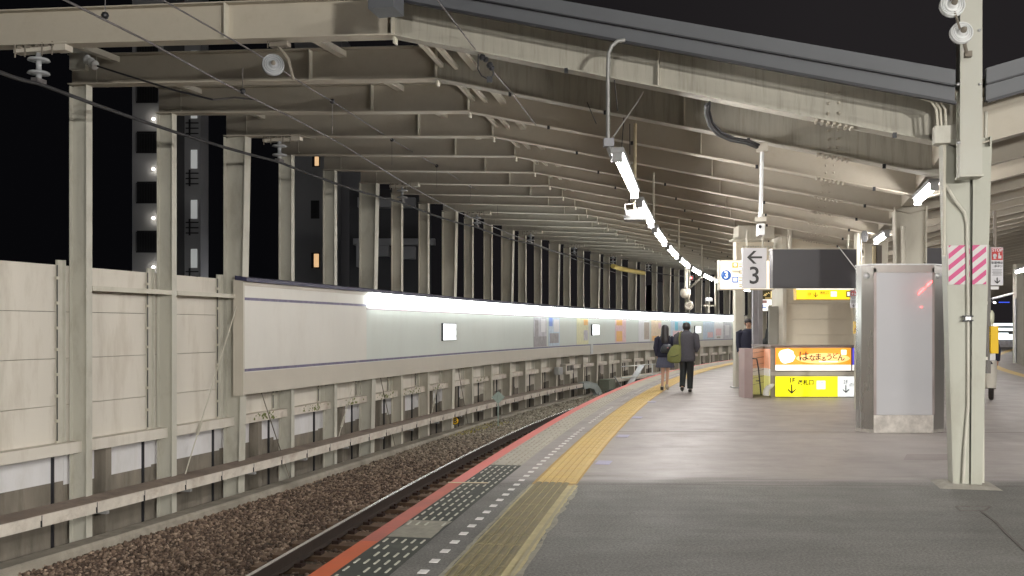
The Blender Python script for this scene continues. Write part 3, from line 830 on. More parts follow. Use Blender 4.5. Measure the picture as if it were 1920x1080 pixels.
# ============================================================= BILLBOARD
i0b,i1b=1.93,30.6
root=empty('billboard',FP(2,.1,.3),'long pale wall billboard with lit strip under a dark hood beside the track','billboard')
m=MB(); m.sweep(fpath(i0b,i1b,.5),[(.03,.30),(.13,.30),(.13,.70),(.03,.70)]); m.build('lower_skirt',frameb,root)
m=MB(); m.sweep(fpath(i0b+.03,4.7,.5),[(.05,.70),(.12,.70),(.12,2.26),(.05,2.26)]); m.build('end_panel',panelw,root)
m=MB(); m.sweep(fpath(4.7,i1b-.02,.5),[(.05,.70),(.12,.70),(.12,2.26),(.05,2.26)]); m.build('main_panel',panelg,root)
m=MB(); m.sweep(fpath(i0b+.03,i1b-.02,.5),[(.115,.715),(.125,.715),(.125,.765),(.115,.765)])
m.sweep(fpath(i0b+.03,4.7,.5),[(.115,2.0),(.125,2.0),(.125,2.05),(.115,2.05)])
m.build('purple_stripe',purple,root)
m=MB(); m.sweep(fpath(4.7,i1b-.02,.5),[(.115,1.93),(.13,1.93),(.13,1.965),(.115,1.965)]); m.build('grey_stripe',mat('grey_stripe',(.35,.3,.32),.5,coord='World'),root)
m=MB(); m.sweep(fpath(i0b-.03,i1b,.5),[(.0,2.36),(.24,2.33),(.24,2.40),(.0,2.44)]); m.build('hood',navycap,root)
m=MB(); m.sweep(fpath(i0b-.0,i1b,.5),[(.0,2.26),(.14,2.26),(.14,2.36),(.0,2.36)]); m.build('hood_front',frameb,root)
for ii_ in (i0b,):
    m=MB(); m.box(FP(ii_-.01,.06,1.33),fax(2),lax(2),UP,.20,.05,2.08); m.build('end_cap',frameb,root)
strm=emis('billboard_lamp_diffuser',(.92,1,.97),STRIP)
k=4.75; q=0
while k<i1b-.3:
    e=min(k+2.0,i1b-.05)
    if 15.7<k<16.1 or abs(k-15.9)<.3: k+=.3
    m=MB(); m.sweep(fpath(k,e-.02,.5),[(.128,1.99),(.215,2.03),(.215,2.325),(.128,2.325)]); m.build('light_strip',strm,root); k=e
# posters: things
def poster(i0,i1,cols,label,z0=.78,z1=1.91):
    root=empty('poster',FP((i0+i1)/2,.13,z0),label,'poster','advertising posters on the billboard')
    m=MB(); m.sweep(fpath(i0,i1,.25),[(.122,z0),(.128,z0),(.128,z1),(.122,z1)]); m.build('sheet',cols[0],root)
    for (x0,x1,y0,y1,mt) in cols[1]:
        m=MB(); m.sweep(fpath(i0+(i1-i0)*x0,i0+(i1-i0)*x1,.25),[(.129,z0+(z1-z0)*y0),(.131,z0+(z1-z0)*y0),(.131,z0+(z1-z0)*y1),(.129,z0+(z1-z0)*y1)]); m.build('print_area',mt,root)
def pm(n,c,v=.1): return mat('poster_'+n,c,.35,0,v,6,coord='World')
pg=pm('grey',(.50,.49,.53),.3);pdg=pm('darkgrey',(.30,.28,.29),.4);pb=pm('blue',(.2,.32,.75));plb=pm('lightblue',(.50,.60,.70),.2);py_=pm('yellow',(.68,.66,.42),.15);po=pm('orange',(.8,.45,.12),.15);ppk=pm('pink',(.72,.5,.52),.2);pw=pm('white',(.72,.72,.74));pcy=pm('cyan',(.15,.55,.7),.2);ppe=pm('peach',(.75,.6,.42),.2);pbr=pm('brown',(.42,.36,.30),.3)
cA=lambda u:u  # readability
def iu(u):  # frame index seen at photo column u on the wall
    cols=[165,325,456,549,631,703,754,803,850,886,921,956,985,1013,1043,1068,1094,1121,1143,1165.6,1190,1210.5,1232.5,1256.5,1273,1293,1313,1329,1348,1366,1383]
    return float(np.interp(u,cols,range(len(cols))))
poster(iu(993),iu(1017),(pg,[(.1,.35,.3,.9,pdg),(.0,1,.0,.35,pdg),(.55,.9,.5,.95,pw)]),'greyish poster farthest left on the billboard')
poster(iu(1021),iu(1044),(plb,[(.05,.35,.7,1,pb),(.45,.95,.5,.95,pw),(.1,.9,.1,.45,pdg)]),'light blue poster with a bright blue corner')
poster(iu(1075),iu(1098),(py_,[(.6,.95,.75,.97,po),(.6,.95,.15,.55,pg)]),'pale yellow poster left of the second station name sign')
poster(iu(1149),iu(1169),(ppk,[(.1,.65,.75,.98,po),(.1,.65,.05,.5,po)]),'orange and pink poster right of the second station name sign')
poster(iu(1194),iu(1214),(pw,[(.5,.95,.1,.9,pbr)]),'white and brown poster left of the woman in the navy jacket')
poster(iu(1217),iu(1237),(ppe,[(.1,.7,.02,.25,po),(.7,.95,.6,.9,ppk)]),'peach yellow poster behind the woman in the navy jacket')
poster(iu(1257),iu(1292),(plb,[(.2,.35,.5,.95,pcy),(.6,.95,.55,.98,pcy),(.1,.6,.05,.5,ppk)]),'cyan and pink poster behind the man in the grey coat')
poster(iu(1315),iu(1334),(plb,[(.4,.9,.1,.4,ppk)]),'pale blue poster right of the third station name sign')
poster(iu(1334),iu(1352),(pw,[(.2,.8,.2,.6,ppk),(.3,.7,.05,.15,pbr)]),'white poster with pink lettering blocks near the billboard end')
poster(iu(1353),iu(1369),(pg,[(.2,.7,.2,.8,pw)]),'grey poster at the far end of the billboard')
# lit station name signs
sigm=emis('lit_sign_white',(.95,.98,1),1.6)
for (u,v0,v1,w_,lab) in ((832,606,639,1.0,'lit white station name sign nearest the camera on the billboard'),(1111,608,629,1.0,'lit white station name sign in the middle of the billboard'),(1304,611,625,1.1,'lit white station name sign right of the man in the grey coat')):
    i=iu(u); p=FP(i,.13); Y=p.y; z1=EYE+(HZ-v0)*Y/F; z0=EYE+(HZ-v1)*Y/F; a=fax(i);l=lax(i)
    root=empty('station_sign',p+V(0,0,z0),lab,'station sign','lit station name signs on the billboard')
    m=MB(); m.box(p+V(0,0,(z0+z1)/2)+a*.02,l,a,UP,w_,.08,z1-z0); m.build('frame',dark,root)
    m=MB(); m.box(p+V(0,0,(z0+z1)/2)+a*.062,l,a,UP,w_-.05,.01,z1-z0-.04); m.build('lit_face',sigm,root)
    m=MB(); c=p+V(0,0,(z0+z1)/2)+a*.07
    m.box(c-l*.25,l,a,UP,.4,.004,.02); m.box(c+l*.17+V(0,0,.04),l,a,UP,.05,.004,.1); m.box(c+l*.38+V(0,0,.08),l,a,UP,.2,.004,.018); m.box(c+l*.38-V(0,0,.12),l,a,UP,.2,.004,.018)
    m.build('lettering',pdg,root)
# small plates below second sign
m=MB(); i=iu(1103); a=fax(i);l=lax(i)
m.box(FP(i,.17,.55),l,a,UP,.32,.03,.45)
tag(m.build('notice_plate',porc),'small white plate on the billboard skirt below the middle station name sign','notice')
# junction boxes on wall near duct
root=empty('junction_box',FP(iu(1055),.1,-.5),'cream junction box with row of terminals on the wall under the billboard','junction box')
i=iu(1057);a=fax(i);l=lax(i)
m=MB(); m.box(FP(i,.12,-.22),l,a,UP,.95,.25,.42); m.build('box_body',frameb,root)
m=MB()
for q in range(5): m.box(FP(i,.25,-.18)+l*(-.3+q*.18),l,a,UP,.07,.02,.22)
m.build('terminals',dark,root)
m=MB(); m.box(FP(i-.6,.12,-.25),l,a,UP,.5,.2,.3); m.build('side_box',galv,root)
# round yellow B sign
def text_mesh(txt,size,origin,right,up,name,mt,parent=None,align='CENTER',ext=.002,bold=0,xs=1.0):
    cu=bpy.data.curves.new('t','FONT'); cu.body=txt; cu.size=size; cu.align_x=align; cu.align_y='CENTER'; cu.extrude=ext; cu.offset=bold; cu.resolution_u=3
    ob=bpy.data.objects.new('t',cu); sc.collection.objects.link(ob)
    dg=bpy.context.evaluated_depsgraph_get(); dg.update(); me=bpy.data.meshes.new_from_object(ob.evaluated_get(dg))
    bpy.data.objects.remove(ob); bpy.data.curves.remove(cu)
    r=Vector(right).normalized();u=Vector(up).normalized();n=r.cross(u)
    m=MB(); m.add([Vector(origin)+r*v.co.x*xs+u*v.co.y+n*v.co.z for v in me.vertices],[tuple(p.vertices) for p in me.polygons])
    bpy.data.meshes.remove(me)
    return m.build(name,mt,parent)
c=FP(iu(853),.36,-1.17)
Yb=c.y; c=at(853,789,Yb); root=empty('marker_sign',c,'round yellow marker sign with the letter B low on the wall','marker sign')
toC=V(.35,-.94,0).normalized(); rt=V(-toC.y,toC.x,0)*1
m=MB(); m.lathe(c,[(0,.012),(.125,.012),(.125,0),(0,0)],toC,20); m.build('disc',black,root)
m=MB(); m.lathe(c+toC*.013,[(0,.002),(.108,.002),(.108,0)],toC,20); m.build('yellow_face',yellowm,root)
text_mesh('B',.20,c+toC*.018,rt,UP,'lettering',ink,root,bold=.004)
# diamond reflector on pole
c=at(934,745,28.2); root=empty('diamond_marker',V(c.x,c.y,-1.55),'grey diamond marker on a thin pole in the ballast','track marker')
dm=mat('faded_green_plate',(.27,.33,.29),.6,0,.2,10)
m=MB(); m.poly([c+rt*.21,c+V(0,0,.19),c-rt*.21,c-V(0,0,.19)],toC,.012); m.build('plate',dm,root)
m=MB(); m.tube([V(c.x,c.y,-1.6),c+V(0,0,.1)],.022,6); m.build('pole',dm,root)
# ============================================================= MIDDLE COLUMNS
colm=mat('platform_column_paint',(.385,.385,.325),.5,0,.05,2,(1,1,.5),dirt=(.16,.12,.07),dirt_amt=.3,coord='World',dscale=3)
def hcolumn(i,label,ztop=3.3,w0=.235,w1=.41,f=.22,m_=None):
    m_=m_ or colm
    C=FP(i,TC); a=fax(i);l=lax(i)
    root=empty('platform_column',C,label,'column','tapering steel columns in the middle of the platform')
    def P(t,s,z): return C+a*t+l*s+V(0,0,z)
    m=MB()
    for sg in (-1,1):
        h0=w0/2;h1=w1/2
        x0=[sg*h0-.008,sg*h0+.008]; x1=[sg*h1-.008,sg*h1+.008]
        m.hexa([P(x0[0],-f/2,0),P(x0[1],-f/2,0),P(x0[1],f/2,0),P(x0[0],f/2,0),P(x1[0],-f/2,ztop),P(x1[1],-f/2,ztop),P(x1[1],f/2,ztop),P(x1[0],f/2,ztop)])
    m.build('flange',m_,root)
    m=MB(); m.hexa([P(-w0/2,-.04,0),P(w0/2,-.04,0),P(w0/2,.04,0),P(-w0/2,.04,0),P(-w1/2,-.04,ztop),P(w1/2,-.04,ztop),P(w1/2,.04,ztop),P(-w1/2,.04,ztop)]); m.build('web',m_,root)
    m=MB(); m.box(C+V(0,0,.008),a,l,UP,.42,.42,.016); m.build('base_plate',galv,root)
    return root,C,a,l
rootA,CA,aA,lA=hcolumn(-1,'nearest tapering column with magenta and white stripes')
ccm=mat('cement_footing',(.33,.31,.27),.9,0,.2,12,bump=.4,coord='World')
m=MB(); m.hexa([CA+aA*x+lA*y+V(0,0,z) for x,y,z in ((-.27,-.27,.003),(.27,-.27,.003),(.27,.27,.003),(-.27,.27,.003),(-.17,-.17,.03),(.17,-.17,.03),(.17,.17,.03),(-.17,.17,.03))]); m.build('footing',ccm,rootA)
# stripes on wrap plate
def wA(z): return .235+(.41-.235)*z/3.3
z0,z1=1.91,2.28
face=CA-lA*.045
stw=mat('stripe_white',(.56,.54,.53),.5,0,.03,4)
def fl(xr0,xr1,yoff,nm,mt,z0_=z0,z1_=z1):
    m=MB(); P=[face+aA*(xr0*wA(z0_)/2)-lA*yoff+V(0,0,z0_),face+aA*(xr1*wA(z0_)/2)-lA*yoff+V(0,0,z0_),face+aA*(xr1*wA(z1_)/2)-lA*yoff+V(0,0,z1_),face+aA*(xr0*wA(z1_)/2)-lA*yoff+V(0,0,z1_)]
    m.poly(P,-lA,.003); return m.build(nm,mt,rootA)
def band_stripes(x0,x1,yo):
    fl(x0,x1,yo,'stripe_band',stw)
    hw=.166
    m=MB()
    import itertools
    k=-4
    sp=.125; sw=.058
    for k in range(-5,9):
        # diagonal line: x = xs + (z - z0)*1.05
        xs=-.25+k*sp
        pts=[]
        def clip(poly,ax,lim,sgn):
            out=[]
            for i_ in range(len(poly)):
                A_,B_=poly[i_],poly[(i_+1)%len(poly)]
                da=(A_[ax]-lim)*sgn;db=(B_[ax]-lim)*sgn
                if da>=0: out.append(A_)
                if da*db<0:
                    t=da/(da-db); out.append((A_[0]+(B_[0]-A_[0])*t,A_[1]+(B_[1]-A_[1])*t))
            return out
        H=z1-z0
        poly=[(xs,0),(xs+sw,0),(xs+sw+H*1.15,H),(xs+H*1.15,H)]
        poly=clip(poly,0,x0*hw,1); 
        if len(poly)>=3: poly=clip(poly,0,x1*hw,-1)
        if len(poly)>=3: m.poly([face+aA*p[0]-lA*(yo+.004)+V(0,0,z0+p[1]) for p in poly],-lA,.002)
    m.build('magenta_stripes',pink,rootA)
band_stripes(-1.0,.10,.07); band_stripes(.24,.96,.07)
fl(-.985,.10,.065,'cover_plate',colm,.02,z0-.001); fl(-.985,.10,.065,'cover_plate',colm,z1+.001,3.2)
fl(.24,.96,.065,'cover_plate',colm,.02,z0-.001); fl(.24,.96,.065,'cover_plate',colm,z1+.001,3.2)
# conduit down the front of the column
pts=[at(1772,345,8.93),at(1790,375,8.93),at(1808,398,8.93),at(1813,420,8.93),at(1815,600,8.93),at(1815,760,8.93),at(1809,840,8.93),at(1806,905,8.93)]
m=MB(); m.tube(pts,.016,8); tag(m.build('conduit_pipe',steelG),'thin conduit pipe running down the striped column front','conduit')
root=empty('pipe_clamp',at(1815,597,8.92),'small double pipe clamp on the striped column','clamp')
m=MB(); m.box(at(1815,593,8.91),aA,lA,UP,.09,.03,.015); m.box(at(1815,601,8.91),aA,lA,UP,.09,.03,.015); m.build('clamp_bars',dark,root)
m=MB(); m.box(at(1815,597,8.90),aA,lA,UP,.05,.03,.03); m.build('clamp_body',galv,root)
m=MB(); m.tube([at(1843,700,9.0),at(1843,560,9.0),at(1848,280,9.0),at(1849,210,9.0)],.017,8)
for v in (568,672): m.box(at(1843,v,8.99),aA,lA,UP,.07,.05,.03)
m.tube([at(1843,905,9.0),at(1843,700,9.0)],.014,8)
tag(m.build('conduit_pipe',steelG),'pale conduit pipe up the right side of the striped column','conduit')
m=MB(); m.tube([at(1770,480,8.85),at(1771,300,8.85),at(1771,240,8.85)],.015,8)
tag(m.build('conduit_pipe',steel),'conduit pipe on the upper left side of the striped column','conduit')
root=empty('junction_box',at(1765,254,8.8),'pale square junction box at the top left of the striped column','junction box')
m=MB(); m.box(at(1765,254,8.8),aA,lA,UP,.135,.12,.16); m.build('box_body',steelG,root)
m=MB()
for u in (1758,1765,1774): m.tube([at(u,239,8.8),at(u-2,205,8.8),at(u-12,190,8.75),at(u-30,184,8.75)],.012,6)
m.build('conduits',steel,root)
# striped-post mounted white mast stub with disc insulators
root=empty('mast_stub',at(1817,330,8.72),'tall white square hanging post in front of the striped column','post')
m=MB(); top=at(1817,-160,8.72);bt=at(1817,330,8.72); m.bar(bt,top,.186,.17,up=lA); m.build('post_body',mat('mast_cream',(.45,.445,.39),.5,0,.05,3,dirt=(.3,.24,.16),dirt_amt=.25,coord='World'),root)
m=MB(); m.box(at(1817,332,8.75),aA,lA,UP,.20,.22,.02); m.build('end_plate',steelG,root)
m=MB()
for u,v in ((1836,57),(1837,158),(1797,268),(1796,158)): m.lathe(at(u,v,8.62),[(0,.012),(.014,.012),(.014,-.01)],(0,-1,0),8)
m.build('bolts',galv,root)
def discins(c,r,ax,label,mt=porc,par=None,grp='disc insulators'):
    root=empty('disc_insulator',c,label,'insulator',grp)
    pr=[(0,.05),(.03,.05),(.035,.02)]
    for q in range(1,6): rr_=.035+(r-.035)*q/5; pr+=[(rr_-.008,.012-.002*q),(rr_,.004-.004*q)]
    pr+=[(r,-.03),(r*.5,-.045),(0,-.05)]
    m=MB(); m.lathe(c,pr,ax,28); m.build('disc',mt,root)
    for q in (1,2,3):
        m=MB(); rr_=r*(.38+.18*q); m.lathe(c+Vector(ax).normalized()*(.012),[(rr_-.006,0),(rr_,.012),(rr_+.006,0)],ax,28); m.build('rib_ring',mt,root)
    m=MB(); m.lathe(c,[(0,.085),(.022,.08),(.03,.04),(.03,0)],ax,10); m.build('metal_cap',dirtyc,root)
    return root
dA=V(-.12,-1,.12).normalized()
discins(at(1786,9,8.35),.108,dA,'upper white ribbed disc insulator beside the tall white post')
discins(at(1803,61,8.35),.098,dA,'lower white ribbed disc insulator in front of the tall white post')
m=MB(); m.tube([at(1790,22,8.33),at(1800,55,8.3)],.010,6); m.tube([at(1808,80,8.38),at(1812,98,8.45)],.016,6); m.box(at(1815,102,8.5),aA,UP,lA,.06,.05,.06)
m.tube([at(1786,9,8.35),at(1760,-60,8.2)],.01,6)
tag(m.build('insulator_fittings',dirtyc),'rusty links and clamp holding the two white disc insulators','fitting')
# middle columns further along
for k,i in enumerate((2,5,8,11,14,17,20,23,26,29,32)):
    rt_,C_,a_,l_=hcolumn(i,('tapering column rising behind the steel display case' if i==2 else '%s tapering platform column behind the display case one'%ordw(k)),w0=.34,w1=.44,f=.3,m_=steel)
    if i==2:
        m=MB(); m.tube([at(1694,520,14.0),at(1694,425,14.0)],.033,8); tag(m.build('conduit_pipe',steel),'short capped pipe on the column above the display case','conduit')
# ============================================================= FLUORESCENT LAMPS
lampgrey=mat('lamp_housing_grey',(.22,.22,.22),.5,0,.1,4)
def lamp(A,B,label,grp,wd=.13,tr=.024):
    A=Vector(A);B=Vector(B)
    root=empty('fluorescent_lamp',(A+B)/2,label,'lamp',grp)
    d=(B-A).normalized()
    m=MB(); m.bar(A+V(0,0,.075)-d*.06,B+V(0,0,.075)+d*.06,wd,.05); hs_=m.build('housing',lampgrey,root)
    m=MB(); m.tube([A,B],tr,8); m.build('tube',tubem,root)
    m=MB(); m.box(A-d*.03+V(0,0,.02),d,d.cross(UP),UP,.04,.09,.11); m.build('end_socket',lampgrey,hs_); m=MB(); m.box(B+d*.03+V(0,0,.02),d,d.cross(UP),UP,.04,.09,.11); m.build('end_socket',lampgrey,hs_)
    return root
def eS(y): return float(np.interp(y,ES[2],ES[0]))
s=eS(9.2)-.02; k=0
LZ=3.08
while s<92:
    A=ptn(ES,s,1.63,LZ);B=ptn(ES,s+2.5,1.63,LZ)
    lamp(A,B,'%s hanging tube lamp from the camera in the left row over the yellow paving'%ordw(k),'tube lamps in the left row',wd=.12)
    s+=3.42;k+=1
# right row
for k in range(0,11):
    i=.2+k*3.35; A=FP(i,TC-.06,3.14);B=FP(i+.75,TC-.10,3.14)
    lamp(A,B,'%s tube lamp from the camera in the row beside the middle columns'%ordw(k),'tube lamps beside the middle columns')
for k in range(0,9):
    i=2+k*3.6; A=FP(i,TC+4.6,3.1);B=FP(i+1.4,TC+4.6,3.1)
    lamp(A,B,'%s tube lamp from the camera in the far right row over the other track edge'%ordw(k),'tube lamps in the right row')
# unseen lamp posts: two added to brighten wall and columns, tall one inferred from shadows
LAMPS=[(-1.6,-9.0,3.7,POSTL,'near the track edge, added to brighten the wall'),(7.0,-7.5,3.7,POSTL*2.2,'in the middle, added to brighten the columns'),(9.5,-4.0,6.6,POSTR,'the tall one')]
for k,(x,y,z,st_,lab) in enumerate(LAMPS):
    root=empty('unseen_lamp_post',V(x,y,0),'lamp post on the open platform behind the camera, '+lab,'lamp post','lamp posts behind the camera')
    m=MB(); m.tube([V(x,y,0),V(x,y,z+.2)],.06,10); m.build('pole',steelG,root)
    m=MB(); m.box(V(x,y+.3,z+.2),(1,0,0),(0,1,0),UP,.6,1.3,.06); m.build('lamp_head',galv,root)
    m=MB(); m.box(V(x,y+.35,z),(1,0,0),(0,1,0),UP,.5,1.1,.3); m.build('diffuser',emis('unseen_lamp_light%d'%k,(1,.965,.90) if k<2 else (1,.99,.93),st_),root)
# ============================================================= HANGING THINGS
def rod(p,q,r,label,mt=steel):
    m=MB(); m.tube([p,q],r,8); return tag(m.build('hanger_rod',mt),label,'hanger rod','hanger rods')
# first lamp hanger: hooked conduit from fascia
root=empty('lamp_hanger',at(1141,268,9.35),'bent grey pipe hanger holding the nearest tube lamp','hanger')
Yh=9.3
m=MB(); m.tube([at(1172,75,Yh),at(1158,77,Yh),at(1147,86,Yh),at(1141,100,Yh),at(1140,130,Yh),at(1140,262,Yh)],.02,8); m.build('bent_pipe',mat('grey_pipe',(.28,.28,.27),.5,.2),root)
m=MB(); m.box(at(1141,268,Yh),(1,0,0),(0,1,0),UP,.10,.1,.08); m.build('junction_box',mat('grey_box',(.22,.22,.24),.5),root)
m=MB(); m.bar(at(1143,277,Yh),at(1152,302,Yh-.05),.05,.04); m.build('link_bar',galv,root)
# rod + camera box unit at (1190,400)
Yc=12.6
root=empty('hanging_equipment_box',at(1191,400,Yc),'grey equipment box with cage hanging at the end of the nearest tube lamp','equipment box')
m=MB(); m.tube([at(1191,232,Yc),at(1190,392,Yc)],.022,8); m.build('hanger_pipe',mat('cream_pipe',(.55,.48,.32),.5),root)
m=MB(); m.box(at(1191,410,Yc),(1,-.2,0),(.2,1,0),UP,.28,.3,.055); m.build('box_body',lampgrey,root)
m=MB(); m.box(at(1191,400,Yc),(1,-.2,0),(.2,1,0),UP,.25,.26,.07); m.build('box_upper',MATS['lamp_housing_grey'],root)
m=MB()
for u in (1172,1210): m.tube([at(u,383,Yc),at(u,400,Yc)],.008,6)
m.tube([at(1172,383,Yc),at(1210,381,Yc)],.008,6); m.build('cage',galv,root)
m=MB(); m.box(at(1178,400,Yc-.16),(1,0,0),(0,1,0),UP,.05,.02,.05);m.box(at(1205,400,Yc-.16),(1,0,0),(0,1,0),UP,.035,.02,.06); m.build('indicator',porc,root)
# hanger rods along the left lamp row
s=eS(9.2)-.35+6.9; k=0
while s<60:
    p=ptn(ES,s,1.63,LZ+.1); q=V(p.x,p.y,4.0); rod(p,q,.018,'%s thin hanger rod of the left lamp row beyond the equipment box'%ordw(k)); s+=6.84;k+=1
# '3' sign rod with camera
root=empty('security_camera',at(1427,430,11.0),'small white security camera hanging on a tall rod above the platform three sign','camera')
Y3=11.0
m=MB(); m.tube([at(1429,285,Y3),at(1426,408,Y3)],.024,8); m.build('rod',porc,root)
m=MB(); m.box(at(1429,276,Y3),(1,-.25,0),(.25,1,0),UP,.13,.13,.09); m.box(at(1426,412,Y3),(1,-.25,0),(.25,1,0),UP,.13,.11,.05); m.build('mount',frameb,root)
m=MB(); m.box(at(1426,431,Y3),(1,-.1,0),(.1,1,0),UP,.07,.16,.13); m.build('camera_body',porc,root)
m=MB(); m.lathe(at(1425,425,Y3-.09),[(0,.012),(.018,.012),(.02,0)],(0,-1,0),10); m.build('lens',black,root)
# black looping cable at (1325,200)->(1430,275)
m=MB(); 
P=[at(1325,196,9.6),at(1324,212,9.75),at(1330,234,9.95),at(1346,252,10.2),at(1372,263,10.5),at(1400,268,10.8),at(1424,278,11)]
m.tube(P,.022,8); m.tube([p+V(.03,0,.025) for p in P],.014,8)
tag(m.build('black_cable',cablem),'thick black cable looping from the rafter to the security camera rod','cable')
# sensor spots hanging farther (speaker, mirror, camera)
root=empty('hanging_speaker',at(1285,548,30),'pale round-cornered speaker on a cream pole over the far platform','speaker')
m=MB(); m.tube([at(1286,500,30),at(1286,540,30)],.05,8); m.build('pole',steel,root)
m=MB(); m.loft([(at(1285,558,30),.10,.1),(at(1285,553,30),.17,.15),(at(1285,545,30),.17,.15),(at(1285,541,30),.10,.1)]); m.build('speaker_body',frameb,root)
root=empty('round_mirror',at(1292,572,32),'small round white device on a long thin pole over the far platform','mirror')
m=MB(); m.tube([at(1292,505,32),at(1292,567,32)],.035,8); m.build('pole',steel,root)
m=MB(); m.lathe(at(1292,573,32),[(.02,.03),(.09,.02),(.1,.03),(.16,.0),(.14,-.05),(0,-.06)],(0,-1,0),18); m.build('ring',frameb,root)
m=MB(); m.tube([at(1293,540,32),at(1316,519,31)],.03,6); m.build('brace',steel,root)
root=empty('floodlight',at(1329,562,30),'small lit white floodlight on a bracket beyond the walking couple','floodlight')
m=MB(); m.box(at(1329,562,30),(1,0,0),(0,1,0),UP,.2,.2,.1); m.build('lamp_head',porc,root)
m=MB(); m.box(at(1329,560,29.88),(1,0,0),(0,1,0),UP,.17,.02,.06); m.build('lit_face',sigm,root)
m=MB(); m.box(at(1329,573,30),(1,0,0),(0,1,0),UP,.35,.05,.04); m.tube([at(1329,566,30),at(1329,586,30)],.03,6); m.tube([at(1341,520,30),at(1341,573,30)],.025,6); m.build('bracket',steel,root)
root=empty('signal_lamp',at(1296,521,34),'small glowing red signal lamp beside the far tube lamps','signal')
m=MB(); m.lathe(at(1296,521,34),[(0,.02),(.035,.02),(.035,0)],(0,-1,0),12); m.build('lens',emis('red_signal',(1,.02,.02),7),root)
m=MB(); m.box(at(1296,521,34.1),(1,0,0),(0,1,0),UP,.16,.12,.2); m.build('housing',black,root)
# ---- Signs
def rtup(i): return fax(i),UP
a3=fax(3); n3=-lax(3)
def face_box(u0,u1,v0,v1,Y,name,mt,parent,th=.06,ax=V(1,0,0),push=0):
    A=at(u0,v1,Y);B=at(u1,v0,Y); c=(A+B)/2; w_=abs(u1-u0)*Y/F;h_=abs(v1-v0)*Y/F
    a=ax.normalized(); n=V(a.y,-a.x,0)
    m=MB(); m.box(c-n*(th/2)+n*push,a,n,UP,w_,th,h_); return m.build(name,mt,parent)
YS=15.5
root=empty('platform_sign',at(1415,540,YS),'white hanging sign with left arrow and large numeral 3','sign')
face_box(1392,1437.5,465,540.5,YS,'sign_plate',white,root,.05)
text_mesh('3',.395,at(1414.5,518,YS-.01),(1,0,0),UP,'numeral',ink,root,bold=.004)
cA_=at(1415,482.5,YS-.008); m=MB()
m.box(cA_+V(.015,0,0),(1,0,0),(0,1,0),UP,.21,.006,.034)
for sg in (-1,1): m.bar(cA_+V(-.105,0,0),cA_+V(-.005,0,sg*.095),.006,.034,up=V(0,0,1)) if 0 else m.poly([cA_+V(-.125,0,0),cA_+V(-.02,0,sg*.105),cA_+V(.03,0,sg*.105),cA_+V(-.075,0,0)][::(1 if sg>0 else -1)],V(0,-1,0),.006)
m.build('arrow',ink,root)
m=MB()
for u in (1400,1430): m.tube([at(u,465,YS+.03),at(u,432,YS+.03)],.012,6)
m.build('hangers',steel,root)
YD=17.0
root=empty('display_board',at(1528,540,YD),'dark grey back of a wide hanging departure display','display board')
face_box(1449,1606,467.5,540,YD,'casing',board,root,.22)
face_box(1448,1607,466,468.5,YD+.01,'top_rim',frameb,root,.26)
m=MB(); 
for u in (1480,1590): m.tube([at(u,466,YD+.1),at(u,440,YD+.1)],.02,8)
m.build('hangers',steel,root)
m=MB(); m.tube([at(1572,462,YD-.3),at(1613,515,YD-.5)],.008,5); tag(m.build('thin_cable',porc),'thin pale cable slanting across the dark display board','cable')
YW=18.5
root=empty('line_sign',at(1400,545,YW),'backlit cream sign with blue circled 3 behind the arrow sign','sign')
cream=emis('lit_cream',(1,.84,.58),.78); litw=emis('lit_white_sign',(1,.98,.92),.95)
face_box(1349,1451,487.5,543.5,YW,'casing',frameb,root,.2)
face_box(1351,1450,489,542,YW-.01,'lit_face',cream,root,.02,push=.012)
face_box(1391.5,1392,489,542,YW-.02,'rim',frameb,root,.02,push=.02)
c=at(1361.5,516,YW-.035); m=MB(); m.lathe(c,[(0,.002),(.098,.002),(.098,0)],(0,-1,0),24); m.build('blue_circle',emis('lit_blue',(.03,.16,.6),.55,(.03,.1,.3)),root)
text_mesh('3',.19,c+V(0,-.006,0),(1,0,0),UP,'numeral',litw,root,bold=.003)
face_box(1373,1384,492,502,YW-.04,'orange_train_icon',emis('lit_orange',(1,.35,.05),.85,(.6,.3,.1)),root,.01)
face_box(1376,1381,494,499,YW-.055,'icon_window',litw,root,.005)
face_box(1373,1384,519,530,YW-.04,'blue_train_icon',MATS['lit_blue'],root,.01)
face_box(1375,1382,521,527.5,YW-.055,'icon_window',litw,root,.005)
lt=mat('faint_print',(.38,.34,.22),.6)
m=MB()
for v in (495,500,508,512,521,526,533,537):
    m.box(at(1388.5,v,YW-.05),(1,0,0),(0,1,0),UP,.06,.004,.018)
for v in (506,508): m.box(at(1380,v+2,YW-.05),(1,0,0),(0,1,0),UP,.16,.004,.012)
for v in (506,531): m.box(at(1446,v,YW-.05),(1,0,0),(0,1,0),UP,.05,.004,.02)
m.build('small_print',lt,root)
# second lower white sign & clock display
YW2=24
root=empty('line_sign',at(1440,583,YW2),'small lit white line sign below the clock-like display','sign')
face_box(1414,1466,555.5,583.5,YW2,'casing',frameb,root,.2); face_box(1415,1465,557,582.5,YW2-.01,'lit_face',litw,root,.02,push=.012)
c=at(1422,570,YW2-.04); m=MB(); m.lathe(c,[(0,.002),(.085,.002),(.085,0)],(0,-1,0),20); m.build('blue_circle',MATS['lit_blue'],root)
face_box(1419,1438,563,568.5,YW2-.06,'red_patch',mat('dusty_pink',(.5,.3,.3),.6),root,.01)
face_box(1430,1436,571,578,YW2-.05,'train_icon',MATS['lit_blue'],root,.01); face_box(1431,1435,572,576,YW2-.065,'icon_window',litw,root,.005)
m=MB(); m.box(at(1450,573.5,YW2-.05),(1,0,0),(0,1,0),UP,.24,.004,.04);m.build('small_print',lt,root)
root=empty('led_display',at(1447,560,23.5),'dark display with yellow light segments like a clock','display')
